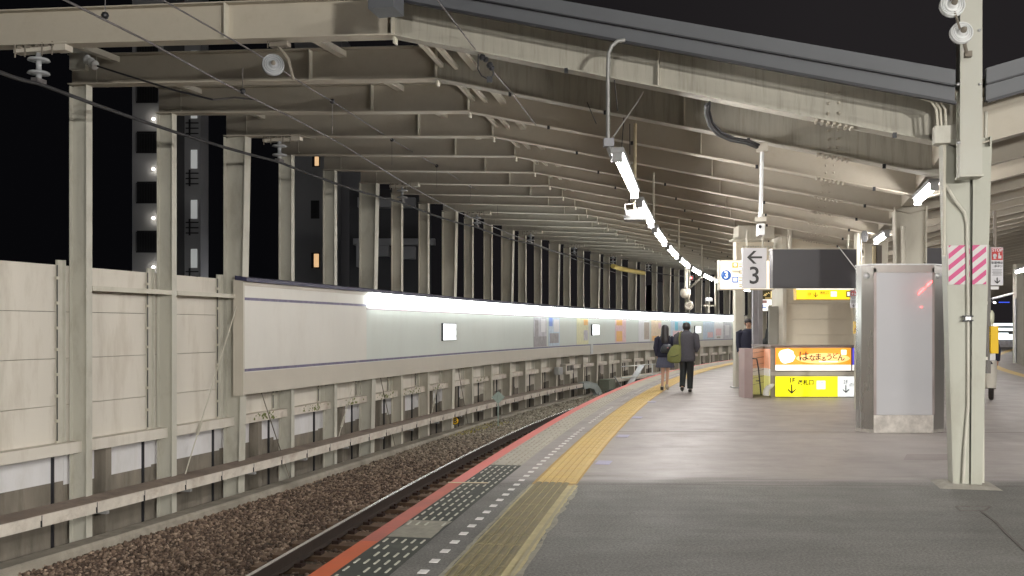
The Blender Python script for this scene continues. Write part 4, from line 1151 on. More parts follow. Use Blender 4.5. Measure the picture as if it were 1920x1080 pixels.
face_box(1428,1466,543,561,23.5,'casing',mat('olive_black',(.05,.045,.02),.5),root,.2)
m=MB(); ly=emis('led_yellow',(1,.65,.05),.9)
c=at(1446,552,23.38)
for q in range(9):
    ang=q*math.pi/8; r0,r1=.11,.17
    m.bar(c+V(-math.cos(ang)*r1*1.1,0,math.sin(ang)*r1*.5-.03),c+V(-math.cos(ang)*r0*1.1,0,math.sin(ang)*r0*.5-.03),.01,.022,up=V(0,1,0))
m.box(c+V(0,0,0),(1,0,0),(0,1,0),UP,.02,.01,.15); m.box(c-V(0,0,.09),(1,0,0),(0,1,0),UP,.3,.01,.012)
m.build('segments',ly,root)
# yellow hanging exit sign
YY=20.2
root=empty('exit_sign',at(1547,562,YY),'long lit yellow hanging sign with a small down arrow under the dark display','sign')
lity=emis('lit_yellow',(1,.72,.0),.92,(.8,.6,.02)); inkY=mat('sign_ink_on_lit',(.03,.025,.003),.6)
face_box(1493,1612,541,562,YY,'casing',yellowm,root,.2); face_box(1494,1611,542.5,561,YY-.01,'lit_face',lity,root,.02,push=.012)
face_box(1493,1606,541,543,YY-.03,'bright_rim',litw,root,.02)
c=at(1529.5,552.5,YY-.05); m=MB(); m.box(c,(1,0,0),(0,1,0),UP,.013,.006,.10)
for sg in (-1,1): m.poly([c+V(0,0,-.055),c+V(sg*.05,0,-.005),c+V(sg*.05,0,.012),c+V(0,0,-.038)][::(1 if sg<0 else -1)],V(0,-1,0),.005)
m.build('arrow',inkY,root)
text_mesh('1F',.075,at(1518,552,YY-.05),(1,0,0),UP,'lettering',inkY,root); text_mesh('改札口',.07,at(1546,549.5,YY-.05),(1,0,0),UP,'lettering',inkY,root)
face_box(1558,1569,546.5,556,YY-.04,'white_icon',litw,root,.01); face_box(1587,1594,546,557,YY-.04,'black_icon',inkY,root,.01); face_box(1589,1593,547.5,555,YY-.055,'icon_white',litw,root,.005)
text_mesh('トイレ',.05,at(1563.5,551,YY-.056),(1,0,0),UP,'icon_text',redm,root)
# ============================================================= STAIR / LIFT BLOCK with the lit advertising
YB_=21.6
blockm=mat('beige_cladding',(.66,.60,.48),.6,0,.05,2,coord='World',dirt=(.38,.34,.26),dirt_amt=.3)
root=empty('stair_enclosure',at(1540,745,YB_),'beige panelled stair enclosure behind the lit advertising boards','enclosure')
m=MB(); x0=at(1467,600,YB_).x;x1=at(1600,600,YB_).x
for (z0_,z1_) in ((.9,1.34),(1.345,1.70),(1.705,2.05),(2.055,2.42),(2.425,3.6)):
    m.bx(x0+.09,x1,YB_,YB_+.9,z0_,z1_)
m.build('wall_panels',blockm,root)
m=MB(); m.bx(x0,x0+.085,YB_-.03,YB_+.9,0,3.6); m.bx(x0+.085+1.52,x0+.085+1.62,YB_-.04,YB_-.002,0,3.6); m.build('corner_post',steel,root)
m=MB(); m.bx(x0-.22,x0-.005,YB_+.3,YB_+.4,0,2.0); m.build('side_panel',mat('grey_side',(.27,.26,.23),.6),root)
# counter wall with adverts
YA=20.5
ctr=mat('counter_grey',(.36,.33,.29),.5,.2,.1,3,coord='World')
root=empty('advert_counter',at(1545,745,YA),'low grey stair parapet carrying the lit advertising boards','parapet')
m=MB(); xa=at(1446,700,YA).x;xb=at(1660,700,YA).x; m.bx(xa,xb,YA+.03,YA+1.6,0,1.09); m.build('wall',ctr,root)
m=MB(); m.bx(xa-.02,xb,YA-.02,YA+1.62,1.092,1.12); m.build('coping',mat('coping_brown',(.25,.2,.18),.4),root)
m=MB(); za=EYE-(697-HZ)*YA/F;zb_=EYE-(705-HZ)*YA/F; m.bx(xa,xb,YA-.0,YA+.028,zb_+.01,za-.005); m.build('rail_between',frameb,root)
orange=emis('lit_orange_board',(1,.30,.015),1.0,(.7,.3,.05)); warmw=emis('lit_warm_white',(1,.95,.85),1.25); litY2=emis('lit_yellow_green',(.93,.86,.0),.92,(.7,.65,.02)); litW2=emis('lit_pale_white',(.88,.93,.92),.85); litB=emis('lit_violet_blue',(.08,.06,.75),.9,(.1,.08,.5)); glow=emis('lit_pale_orange',(1,.62,.22),1.1,(.8,.5,.2))
root=empty('restaurant_advert',at(1525,695,YA),'lit orange advertising board with brush lettering above a white stripe','advert')
face_box(1453,1596.5,651,695.5,YA-.0,'casing',ctr,root,.03)
face_box(1454.5,1595.5,652.5,684,YA-.03,'orange_face',orange,root,.02); face_box(1454.5,1595.5,684.2,694.5,YA-.03,'white_stripe',warmw,root,.02)
m=MB(); c=at(1475,668,YA-.055); rg=random.Random(2); n_=18
m.poly([c+V(math.cos(q*2*math.pi/n_)*.175*rg.uniform(.9,1.08),0,math.sin(q*2*math.pi/n_)*.16*rg.uniform(.9,1.08)) for q in range(n_)],V(0,-1,0),.004); m.build('white_flower_patch',warmw,root)
m=MB(); c=at(1543,672,YA-.05); n_=24
m.poly([c+V(math.cos(q*2*math.pi/n_)*.58,0,math.sin(q*2*math.pi/n_)*.115) for q in range(n_)],V(0,-1,0),.003); m.build('pale_glow_patch',glow,root)
inkG=mat('brush_ink',(.05,.035,.03),.6)
for ch,u,v,sz in (('は',1507,669,.235),('な',1523,672,.15),('ま',1534,670,.165),('る',1544.5,674,.12),('う',1555,670,.165),('ど',1565.5,668,.13),('ん',1577,671,.17)):
    text_mesh(ch,sz,at(u,v,YA-.064),(1,0,0),UP,'brush_letter',inkG,root,bold=.002)
face_box(1577.5,1587,656,665,YA-.052,'white_seal',warmw,root,.004)
m=MB(); m.box(at(1553,678,YA-.062),(1,0,0),(0,1,0),UP,.4,.004,.02); m.build('white_tagline',warmw,root)
root=empty('blue_advert',at(1606,695,YA),'violet blue lit advert half hidden by the display case','advert')
face_box(1598,1660,651,695.5,YA,'casing',ctr,root,.03); face_box(1599,1659,652.5,684,YA-.03,'blue_face',litB,root,.02); face_box(1599,1659,684.2,694.5,YA-.03,'white_stripe',litw,root,.02)
m=MB(); c=at(1612,669,YA-.055); m.poly([c+V(-.05,0,0),c+V(.03,0,-.08),c+V(.03,0,.08)],V(0,-1,0),.004); m.build('white_shape',litw,root)
root=empty('exit_direction_board',at(1512,745,YA),'lit yellow floor-level board reading 1F with down arrow','sign')
face_box(1453,1571,705,744.5,YA-.0,'casing',ctr,root,.03); face_box(1454,1570.7,706,743.5,YA-.03,'lit_face',litY2,root,.02)
text_mesh('1F',.145,at(1485,713.5,YA-.056),(1,0,0),UP,'floor_text',inkY,root,bold=.003)
text_mesh('改札口',.125,at(1511,717.5,YA-.056),(1,0,0),UP,'gate_text',inkY,root,xs=.95,bold=.0025)
def darrow(c,s,mt,par):
    m=MB(); m.box(c,(1,0,0),(0,1,0),UP,.028*s,.006,.20*s)
    for sg in (-1,1): m.poly([c+V(0,0,-.115*s),c+V(sg*.09*s,0,-.03*s),c+V(sg*.09*s,0,.005*s),c+V(0,0,-.075*s)][::(1 if sg<0 else -1)],V(0,-1,0),.005)
    m.build('arrow',mt,par)
darrow(at(1484.5,729,YA-.056),.95,inkY,root)
face_box(1531.5,1547.5,714,729.5,YA-.055,'white_icon',warmw,root,.006)
m=MB()
for du,dv in ((-3,-4),(1,-4),(3.5,-4),(-3,0),(1,0),(3.5,0),(-2.5,4),(0,4),(3,4)): m.box(at(1539.5+du,721.8+dv,YA-.066),(1,0,0),(0,1,0),UP,.022,.004,.03)
m.build('icon_print',pb,root)
m=MB(); m.box(at(1512,727.5,YA-.056),(1,0,0),(0,1,0),UP,.3,.004,.012); m.build('small_print',mat('olive_print',(.4,.38,.05),.6),root)
root=empty('platform_direction_board',at(1600,745,YA),'lit white floor-level board reading 2F with down arrow','sign')
face_box(1571.5,1660,705,744.5,YA-.0,'casing',ctr,root,.03); face_box(1571.5,1618,706,743.5,YA-.03,'lit_face',litW2,root,.02)
face_box(1618.2,1659,706,743.5,YA-.03,'yellow_end',litY2,root,.02)
gry=mat('grey_ink',(.12,.12,.13),.6)
text_mesh('2F',.115,at(1585.5,716.5,YA-.056),(1,0,0),UP,'floor_text',gry,root)
darrow(at(1586,729,YA-.056),.8,gry,root)
text_mesh('のりば',.105,at(1606,722,YA-.056),(1,0,0),UP,'boarding_text',gry,root)
root=empty('reflection_faces',V(xa,YA+1,0),'added glowing faces on the stair side of the parapet, standing in for reflections in the steel panel','advert')  # added glowing faces stand in for the boards' reflection in the steel
for (z0_,z1_,mt_,nm_) in ((.62,1.04,emis('dim_orange',(1,.42,.22),.35,(.75,.5,.4)),'orange_face'),(.46,.615,emis('dim_white',(1,.95,.85),.3),'white_stripe'),(.04,.455,emis('dim_yellow',(.9,.85,.25),.35,(.7,.7,.4)),'yellow_face')):
    m=MB(); m.bx(xa-.03,xa-.002,YA+.06,YA+1.55,z0_,z1_); m.build(nm_,mt_,root)
# stainless stair end pillar and reflective side panel
root=empty('stair_parapet',at(1411,742,20.4),'steel stair parapet with grab rail left of the lit boards','parapet')
Ps=20.35; A=V(at(1396,700,Ps).x,Ps,0);B=V(at(1411.5,700,Ps).x,Ps,0)
m=MB(); m.bx(A.x,B.x,Ps,Ps+.5,0,1.06); m.build('end_pier',mat('mauve_steel',(.42,.32,.31),.55,.1,.1,3,coord='World'),root)
m=MB(); C2=V(at(1443,700,21.3).x,21.3,0); B0=V(B.x+.004,Ps+.02,0)
d=(C2-B0).normalized(); n_=V(d.y,-d.x,0)
m.poly([B0,C2,C2+V(0,0,1.12),B0+V(0,0,1.06)],-n_,.06)
m.build('side_panel',mat('reflective_steel_panel',(.62,.58,.52),.16,.85,.05,3,coord='World'),root)
m=MB()
for z in (.28,.42,.56,.7,.84,.96): m.bar(B0+n_*.004+V(0,0,z),C2+n_*.004+V(0,0,z+.04),.004,.008)
m.build('panel_grooves',dirtyc,root)
m=MB(); m.tube([at(1411,672,20.15),at(1419,673,20.1),at(1422,690,20.1),at(1427,741,20.1)],.016,8); m.tube([at(1423,714,20.1),at(1418,714,20.3)],.014,6); m.build('grab_rail',dark,root)
root=empty('handrail_end',at(1440,742,20.6),'curved white handrail end beside the parapet','handrail')
m=MB(); m.tube([at(1436,742,20.45),at(1437,733,20.45),at(1440,727,20.45),at(1447,723,20.45),at(1451,721,20.5)],[.07,.07,.06,.045,.02],10); m.build('curved_end',mat('handrail_white',(.8,.8,.76),.4),root)
# grey square pillars above parapet
root=empty('stair_pillar',at(1413,655,21),'pair of grey square posts rising behind the stair parapet','pillar')
m=MB(); m.bx(at(1412,0,22).x,at(1421,0,22).x,22,22.12,0,2.65); m.build('post',mat('grey_post',(.25,.24,.26),.5),root)
m=MB(); m.bx(at(1422,0,23).x,at(1430,0,23).x,23,23.12,0,2.65); m.build('post',MATS['grey_post'],root)
# white column left of stairs
Yk=23.7
root=empty('stair_column',at(1386,727,Yk),'plain cream column left of the stair parapet','column')
m=MB(); xk0,xk1=at(1379,0,Yk).x,at(1395,0,Yk).x
m.bx(xk0,xk1,Yk,Yk+.26,0,4.2); m.build('shaft',steel,root)
m=MB(); m.bx(at(1374.5,0,Yk).x,at(1396,0,Yk).x,Yk-.05,Yk+.3,0,.03); m.build('base_plate',galv,root)
root=empty('canopy_header',at(1415,450,21.5),'cream boxed header beam above the arrow sign','header')
m=MB(); Yq=21.5; m.bx(at(1385,0,Yq).x,at(1452,0,Yq).x,Yq,Yq+.5,EYE+(HZ-447)*Yq/F,EYE+(HZ-423)*Yq/F); m.bx(at(1376,0,Yq).x,at(1432,0,Yq).x,Yq-.06,Yq+.5,EYE+(HZ-450)*Yq/F,EYE+(HZ-446.8)*Yq/F); m.build('box_beam',steel,root)
m=MB(); m.bx(at(1390,0,Yq).x,at(1462,0,Yq).x,Yq+.5,Yq+.7,EYE+(HZ-487)*Yq/F,EYE+(HZ-450)*Yq/F); m.build('lower_panel',blockm,root)
m=MB()
for q in range(14): m.box(at(1394+q*4.6,462+(q%2),Yq+.48),(1,0,0),(0,1,0),UP,.03,.03,.03)
for q in range(8): m.box(at(1443,465+q*6,Yq+.48),(1,0,0),(0,1,0),UP,.05,.03,.025)
m.build('bolts',steelG,root)
m=MB(); m.bx(at(1478,0,Yq).x,at(1485,0,Yq).x,Yq,Yq+.15,2.8,4.0); m.build('post',steel,root)
# post bundle at 1605
root=empty('pipe_post',at(1608,770,17.5),'thin post with conduits left of the steel display case','post')
m=MB(); Yp=17.6
for u,r_ in ((1607,.045),(1614,.02),(1603,.016)): m.tube([at(u,768,Yp),at(u,440 if u!=1607 else 438,Yp)],r_,8)
m.build('pipes',steel,root)
m=MB(); m.box(at(1613,520,Yp-.05),(1,0,0),(0,1,0),UP,.06,.05,.06); m.build('box',galv,root)
m=MB(); 
for q in range(3): 
    c=at(1619+q*2,443,Yp-.1); m.tube([c+V(math.cos(t)*.03,0,math.sin(t)*.10) for t in [k*.52 for k in range(13)]],.012,6)
m.build('cable_loops',cablem,root)
root=empty('emergency_call_box',at(1605,615,17.4),'small yellow emergency call box with notice left of the display case','call box')
m=MB(); m.box(at(1605,614,17.4),(1,0,0),(0,1,0),UP,.075,.1,.22); m.build('yellow_case',yellowm,root)
m=MB(); m.lathe(at(1605,617,17.33),[(0,.01),(.018,.01),(.018,0)],(0,-1,0),12); m.build('button',redm,root)
m=MB(); m.tube([at(1607,604,17.4),at(1608,592,17.4)],.02,8); m.build('stem',galv,root)
def stopsign(u0,u1,v0,v1,Y,label):
    root=empty('emergency_stop_sign',at((u0+u1)/2,v1,Y),label,'sign','emergency stop button signs')
    W_=(u1-u0)*Y/F;H_=(v1-v0)*Y/F;c=at((u0+u1)/2,(v0+v1)/2,Y)
    m=MB(); m.box(c,(1,0,0),(0,1,0),UP,W_,.02,H_); plt_=m.build('plate',white,root)
    f=c-V(0,.013,0)
    m=MB(); m.box(f+V(0,0,H_*.325),(1,0,0),(0,1,0),UP,W_*.9,.004,H_*.32); m.build('red_panel',redm,root)
    text_mesh('STOP',H_*.115,f+V(0,-.004,H_*.425),(1,0,0),UP,'stop_text',white,root,bold=.001)
    m=MB(); m.lathe(f+V(-W_*.2,-.003,H_*.28),[(0,.001),(W_*.16,.001),(W_*.16,0)],(0,-1,0),14); m.box(f+V(-W_*.2,-.003,H_*.215),(1,0,0),(0,1,0),UP,W_*.2,.003,H_*.03)
    m.box(f+V(W_*.2,-.003,H_*.245),(1,0,0),(0,1,0),UP,W_*.26,.003,H_*.08); m.box(f+V(W_*.15,-.003,H_*.31),(1,0,0),(0,1,0),UP,W_*.09,.003,H_*.1)
    m.build('pictogram',white,root)
    text_mesh('非常停止',H_*.075,f+V(0,-.002,H_*.09),(1,0,0),UP,'lettering',ink,root,xs=1.1)
    text_mesh('ボタン',H_*.075,f+V(W_*.1,-.002,H_*.0),(1,0,0),UP,'lettering',ink,root)
    m=MB()
    for q in range(5): m.box(f+V(0,0,-H_*(.09+q*.035)),(1,0,0),(0,1,0),UP,W_*(.7 if q%2 else .8),.003,H_*.012)
    m.build('small_print',gry,root)
    cc=f+V(0,-.002,-H_*.37); m=MB(); m.box(cc,(1,0,0),(0,1,0),UP,W_*.08,.004,H_*.15)
    for sg in (-1,1): m.poly([cc+V(0,0,-H_*.09),cc+V(sg*W_*.22,0,-H_*.02),cc+V(sg*W_*.22,0,H_*.01),cc+V(0,0,-H_*.055)][::(1 if sg<0 else -1)],V(0,-1,0),.003)
    m.build('arrow',ink,root)
    return root
stopsign(1594.3,1605.5,543,577,17.3,'tiny emergency stop button sign under the yellow hanging sign')
stopsign(1857,1880,464,535,10.5,'emergency stop button sign right of the striped column')
# call post right of column
root=empty('call_post',at(1852,690,10.4),'dark post with yellow emergency call box right of the striped column','call post')
Yr=10.5
m=MB(); m.bar(at(1852.5,700,Yr),at(1852,462,Yr),.04,.05,up=V(0,1,0)); m.build('post',mat('dark_post',(.13,.12,.11),.5),root)
m=MB(); m.tube([at(1866,463,Yr),at(1865,395,Yr)],.017,8); m.build('sign_hanger',mat('brown_rod',(.16,.13,.1),.5),root)
m=MB(); m.box(at(1862,540,Yr),(1,0,0),(0,1,0),UP,.11,.03,.035); m.build('small_plate',porc,root)
m=MB(); m.box(at(1860,637,Yr),(1,0,0),(0,1,0),UP,.082,.12,.30); m.build('yellow_case',yellowm,root)
m=MB(); m.loft([(at(1858,608,Yr),.028,.028),(at(1858,598,Yr),.034,.034),(at(1858,588,Yr),.034,.034),(at(1857,582,Yr),.02,.02)],12); m.build('lamp_cover',mat('cream_plastic',(.55,.55,.42),.4),root)
m=MB(); m.tube([at(1859,613,Yr),at(1858,606,Yr)],.02,8); m.box(at(1858,668,Yr),(1,0,0),(0,1,0),UP,.06,.08,.09); m.build('fittings',galv,root)
# red glowing bars added unseen behind the camera so the case glass mirrors a streak
VY=33.1
root=empty('mirrored_red_bars',V((1735-960)*VY/F,-6,2.4),'small red glowing bars added unseen behind the camera for the case glass to mirror','neon sign')
neon=emis('mirrored_red_glow',(1,.03,.03),160)
def vp(u,v): return V((u-960)*VY/F,-6.0,EYE+(HZ-v)*VY/F)
m=MB(); m.tube([vp(1722,551),vp(1728,545),vp(1733,540)],.03,6); m.tube([vp(1738,535),vp(1748,527)],.03,6); m.tube([vp(1726,575),vp(1729,576)],.02,6); m.build('red_bar',neon,root)
m=MB(); c=vp(1735,550); m.box(c-V(0,.1,0),(1,0,0),(0,1,0),UP,.7,.06,1.1); m.build('backing',black,root)
m=MB(); m.tube([V(c.x,-6.1,0),V(c.x,-6.1,c.z-.5)],.04,8); m.build('pole',galv,root)
# ============================================================= DISPLAY CASE
YC=13.55
root=empty('display_case',at(1690,812,YC),'tall stainless steel poster case with a blank grey panel around a column','display case')
def X(u,Y=YC): return (u-960)*Y/F
zt_=EYE+(HZ-497)*YC/F
pl=[(X(1638),YC),(X(1748),YC),(X(1771,YC+.12),YC+.14),(X(1771,YC+.12),YC+.36),(X(1748),YC+.5),(X(1638),YC+.5),(X(1616,YC+.12),YC+.36),(X(1616,YC+.12),YC+.14)]
m=MB(); m.poly([V(x,y,.05) for x,y in pl],UP,zt_-.05); m.build('steel_case',stainless,root)
m=MB(); m.poly([V(x*1.0,y+.01,.0) for x,y in pl],UP,.05); m.build('plinth',scratch,root)
m=MB(); m.poly([V(x-(.02 if x<X(1690) else -.02)*1,y-.01,zt_) for x,y in pl],UP,.02); m.build('top_rim',galv,root)
face_box(1643,1748,511,778,YC-.004,'blank_panel',glassoff,root,.01,push=.004)
for (u0,u1) in ((1638,1643.2),(1747.8,1752)):
    face_box(u0,u1,503,778,YC-.008,'panel_frame',mat('case_frame',(.30,.26,.25),.35,.6,.1,3,coord='World'),root,.015,push=.006)
face_box(1638,1752,497.5,510.8,YC-.008,'header_strip',stainless,root,.015,push=.006)
face_box(1638,1750,778.5,811,YC-.008,'kick_plate',scratch,root,.015,push=.006)
m=MB()
for (u,v) in ((1625,517),(1760,517)): m.lathe(at(u,v,YC-.0),[(0,.004),(.045,.004),(.045,0)],(0,-1,0),16)
m.build('round_sticker',galv,root)
# box sign behind case left (wood-ish panel), dark board right behind
root=empty('side_sign',at(1640,500,16),'cream-faced box sign behind the top of the display case','sign')
m=MB(); m.box(at(1644,479,16),(1,.7,0),(-.7,1,0),UP,.14,.10,.34); m.build('casing',mat('brown_case',(.09,.07,.05),.5),root)
m=MB(); m.box(at(1640,479,15.93),(1,.7,0),(-.7,1,0),UP,.12,.02,.31); m.build('face',mat('cream_face',(.6,.5,.3),.5),root)
root=empty('display_board',at(1745,500,16.5),'dark display board partly hidden between the two columns','display board')
face_box(1722,1790,465,500,16.5,'casing',board,root,.2)
m=MB(); m.box(at(1724,476,16.3),(1,0,0),(0,1,0),UP,.07,.05,.13); m.build('side_box',frameb,root)
# small devices near top right column
root=empty('hanging_speaker',at(1894,222,9.4),'small grey horn device hanging under the right rafter','speaker')
m=MB(); m.lathe(at(1895,226,9.3),[(0,.09),(.03,.09),(.045,.02),(.045,-.04),(0,-.04)],(0,0,1),14); m.build('body',galv,root)
m=MB(); m.tube([at(1891,240,9.35),at(1885,250,9.3),at(1872,262,9.2),at(1850,268,9.1)],.008,6); m.build('cable',cablem,root)
# ============================================================= OVERHEAD LINE
def wire(pts,r,label,mt=wirem,name='overhead_wire',sag=0):
    m=MB(); P=[]
    for a_,b_ in zip(pts,pts[1:]):
        for q in range(6):
            t=q/6; p=a_.lerp(b_,t); p=V(p.x,p.y,p.z-sag*4*t*(1-t)); P.append(p)
    P.append(pts[-1]); m.tube(P,r,6); return tag(m.build(name,mt),label,'wire','overhead wires')
# feeder cable with insulators every third frame
FZ=4.46; ft=.78
pts=[at(-60,100,10.2),at(60,150,11.35)]
fp=[]
for i in (2,5,8,11,14,17,20,23,26,29): fp.append(FP(i,ft,FZ))
pts=[at(-90,87,9.6),FP(-1,ft+.12,FZ)]+fp
wire(pts,.024,'thick dark feeder cable sagging under the beams along the wall columns',cablem,sag=.06)
for k,i in enumerate((-1,2,5,8,11,14,17,20)):
    t_=ft+(.12 if i==-1 else 0); a=fax(i);l=lax(i); z0=zb(i,t_)
    root=empty('insulator_hanger',FP(i,t_,z0),'%s insulator hanger from the camera holding the thick feeder cable'%ordw(k),'insulator','insulator hangers of the feeder cable')
    m=MB(); m.box(FP(i,t_+.02,z0-.055)-l*.02,a,l,UP,.62,.12,.05); m.box(FP(i,t_+.36,z0-.04)-l*.02,a,l,UP,.16,.13,.10); m.build('mount_beam',frameb,root)
    m=MB()
    for q in (-.26,-.12,.12,.26): m.tube([FP(i,t_+q,z0+.02)-l*.09,FP(i,t_+q,z0-.14)-l*.09],.009,6)
    for q in (-.2,-.08,.05,.18): m.box(FP(i,t_+q,z0-.02)-l*.08,a,l,UP,.05,.03,.03)
    m.build('bolts',dirtyc,root)
    zz=z0-.09
    m=MB()
    for q in range(2):
        z_=zz-.06-q*.16
        m.lathe(FP(i,t_,z_),[(.03,.07),(.035,.02),(.12,.0),(.13,-.02),(.09,-.03),(.035,-.03),(.03,-.09)],UP,18)
    m.build('porcelain',porcg,root)
    m=MB(); m.box(FP(i,t_,FZ+.03),a,l,UP,.09,.16,.05); m.build('clamp',wirem,root)
# messenger wire A
ptsA=[at(60,-34,7.4),at(122,0,8.1),at(272,75,9.6),at(412,152,10.85),at(477,186,11.6),at(547,220,12.6),at(640,270,14.4),at(770,350,18.8),at(860,398,23),at(960,440,28.5),at(1080,487,38),at(1180,520,50)]
wire(ptsA,.011,'pale messenger wire slanting across the near beams over the track')
ptsB=[at(240,-40,8.5),at(305,0,9.2),at(480,100,11.0),at(580,165,12.6),at(623,190,13.4),at(735,262,17.0),at(819,311,20),at(882,350,23),at(933,374,26.5),at(975,395,29.5),at(1080,437,38)]
wire(ptsB,.009,'second thinner wire with black balls right of the messenger wire')
for k,(u,v,Y) in enumerate(((623,190,13.4),(735,262,17),(819,311,20),(882,348,23),(933,373,26.5),(975,394,29.5),(197,29,9.0),(455,171,11.3))):
    root=empty('wire_clamp',at(u,v,Y),['black ball clamp nearest the camera on the thin wire','second black ball clamp on the thin wire','third black ball clamp on the thin wire','fourth black ball clamp on the thin wire','fifth black ball clamp on the thin wire','farthest black ball clamp on the thin wire','black dropper clamp at the top left of the photo','black dropper clamp on the messenger wire under the second beam'][k],'clamp','clamps on the overhead wires')
    m=MB(); r_=.038; m.lathe(at(u,v,Y),[(0,r_),(r_*.7,r_*.7),(r_,0),(r_*.7,-r_*.7),(0,-r_)],UP,12); m.build('ball',black,root)
    m=MB(); z=at(u,v,Y); m.tube([z,z+V(.0,0,.28 if k>5 else -.45)],.005,5); m.build('dropper',wirem,root)
# contact wires lower pair
ptsC=[at(0,0,6.6)]
# tension strand from the first wall column
pD=[at(157,112,13.1),at(186,125,12.9),at(255,147,12.5),at(330,170,12.1),at(400,187,11.9)]
wire(pD,.014,'dark tension strand running from the first column top to the messenger wire',dark)
wire([at(400,187,11.9),at(440,183,11.8),at(477,186,11.6)],.014,'short curved jumper joining the strand to the messenger wire',wirem)
root=empty('strain_insulator',at(170,117,13),'small white strain insulator at the top of the first wall column','insulator')
m=MB()
for q in range(3): 
    c=at(164+q*7,112+q*5,13-.05*q); m.lathe(c,[(0,.02),(.05,.015),(.07,0),(.05,-.015),(0,-.02)],(at(400,187,11.9)-at(157,112,13.1)).normalized(),12)
m.build('discs',porc,root)
m=MB(); m.box(at(148,108,13.2),(1,0,0),(0,1,0),UP,.22,.1,.35); m.build('bracket',steelG,root)
# registration insulator under second beam
r0=discins(at(512,121,10.75),.125,V(.3,-1,.1).normalized(),'grey disc insulator hanging under the nearest beam over the track',porcg)
m=MB(); m.tube([at(521,86,10.8),at(540,110,10.8),at(550,150,10.9)],.02,6); m.box(at(525,84,10.8),fax(-1),lax(-1),UP,.22,.1,.05); m.tube([at(502,75,10.8),at(502,90,10.8)],.006,5); m.tube([at(537,72,10.8),at(537,90,10.8)],.006,5)
m.build('insulator_arm',dirtyc,r0)
# wire C on platform side with device
wire([at(770,-30,8.4),at(820,0,8.9),at(897,100,10.2)],.008,'thin stay wire running down from the fascia left end')
wire([at(925,135,10.4),at(960,175,11.2),at(1005,235,12.6)],.008,'thin stay wire continuing below the dark clamp on the nearest rafter')
root=empty('stay_clamp',at(910,120,10.2),'dark bolted clamp with loop on the nearest rafter edge','clamp')
m=MB(); 
for (u,v,s_) in ((904,107,.06),(911,112,.05),(918,122,.06),(922,128,.05)): m.lathe(at(u,v,10.2),[(0,s_*.6),(s_*.5,s_*.5),(s_*.55,-.02),(0,-.03)],V(.3,-1,0).normalized(),8)
m.build('clamp_body',dark,root)
m=MB(); m.tube([at(897,102,10.2),at(896,130,10.2),at(903,142,10.2),at(918,150,10.2),at(925,140,10.2),at(924,126,10.2)],.008,6); m.box(at(918,149,10.2),(1,0,0),(0,1,0),UP,.06,.03,.06); m.build('loop',dark,root)
for k,(a_,b_) in enumerate((((1152,150,9.8),(1158,208,9.8)),((1170,220,11.2),(1165,285,11.2)),((1181,232,11.4),(1181,290,11.4)),((1101,192,10.9),(1118,232,11.2)))):
    wire([at(*a_),at(*b_)],.006,'%s thin dark wire hanging around the nearest tube lamp'%ordw(k),dark)
wire([at(1206,172,10.0),at(1196,190,10.2),at(1150,256,9.5)],.008,'pale stay wire from the rafter to the nearest lamp hanger',galv)
# yellow cable guard on feeder
m=MB(); P=[at(1149,499,43),at(1165,504,44),at(1185,508,46),at(1207,512,48)]
m.tube(P,.11,8); tag(m.build('cable_guard',mat('yellow_guard',(.5,.38,.1),.6)),'yellow cable guard on the far part of the feeder cable','cable guard')
# ============================================================= FAR RIGHT: other track
root=empty('billboard',at(1887,640,60),'brightly lit white billboard beyond the other track on the right','billboard')
face_box(1864,1906,606,637,60,'lit_face',emis('far_billboard',(.85,.97,1),1.3),root,.3)
face_box(1864,1906,638,651,60,'lower_panel',pg,root,.3)
m=MB(); 
for (u,v,w_) in ((1880,613,.7),(1892,613,.6),(1886,622,1.1),(1897,625,.4)): m.box(at(u,v,59.6),(1,0,0),(0,1,0),UP,w_,.02,.12)
m.build('lettering',gry,root)
root=empty('line_column',at(1912,685,40),'weathered column beyond the right platform edge','column')
m=MB(); m.bx(at(1906,0,40).x,at(1920,0,40).x,40,40.3,-1.5,4.2); m.build('shaft',steel,root)
m=MB(); m.tube([at(1904,560,40),at(1904,680,40)],.05,6); m.build('pipe',galv,root)
m=MB(); m.tube([at(1862,560,44),at(1902,549,42)],.06,6); tag(m.build('roof_brace',galv),'pale slanting roof brace left of the far right column','brace')
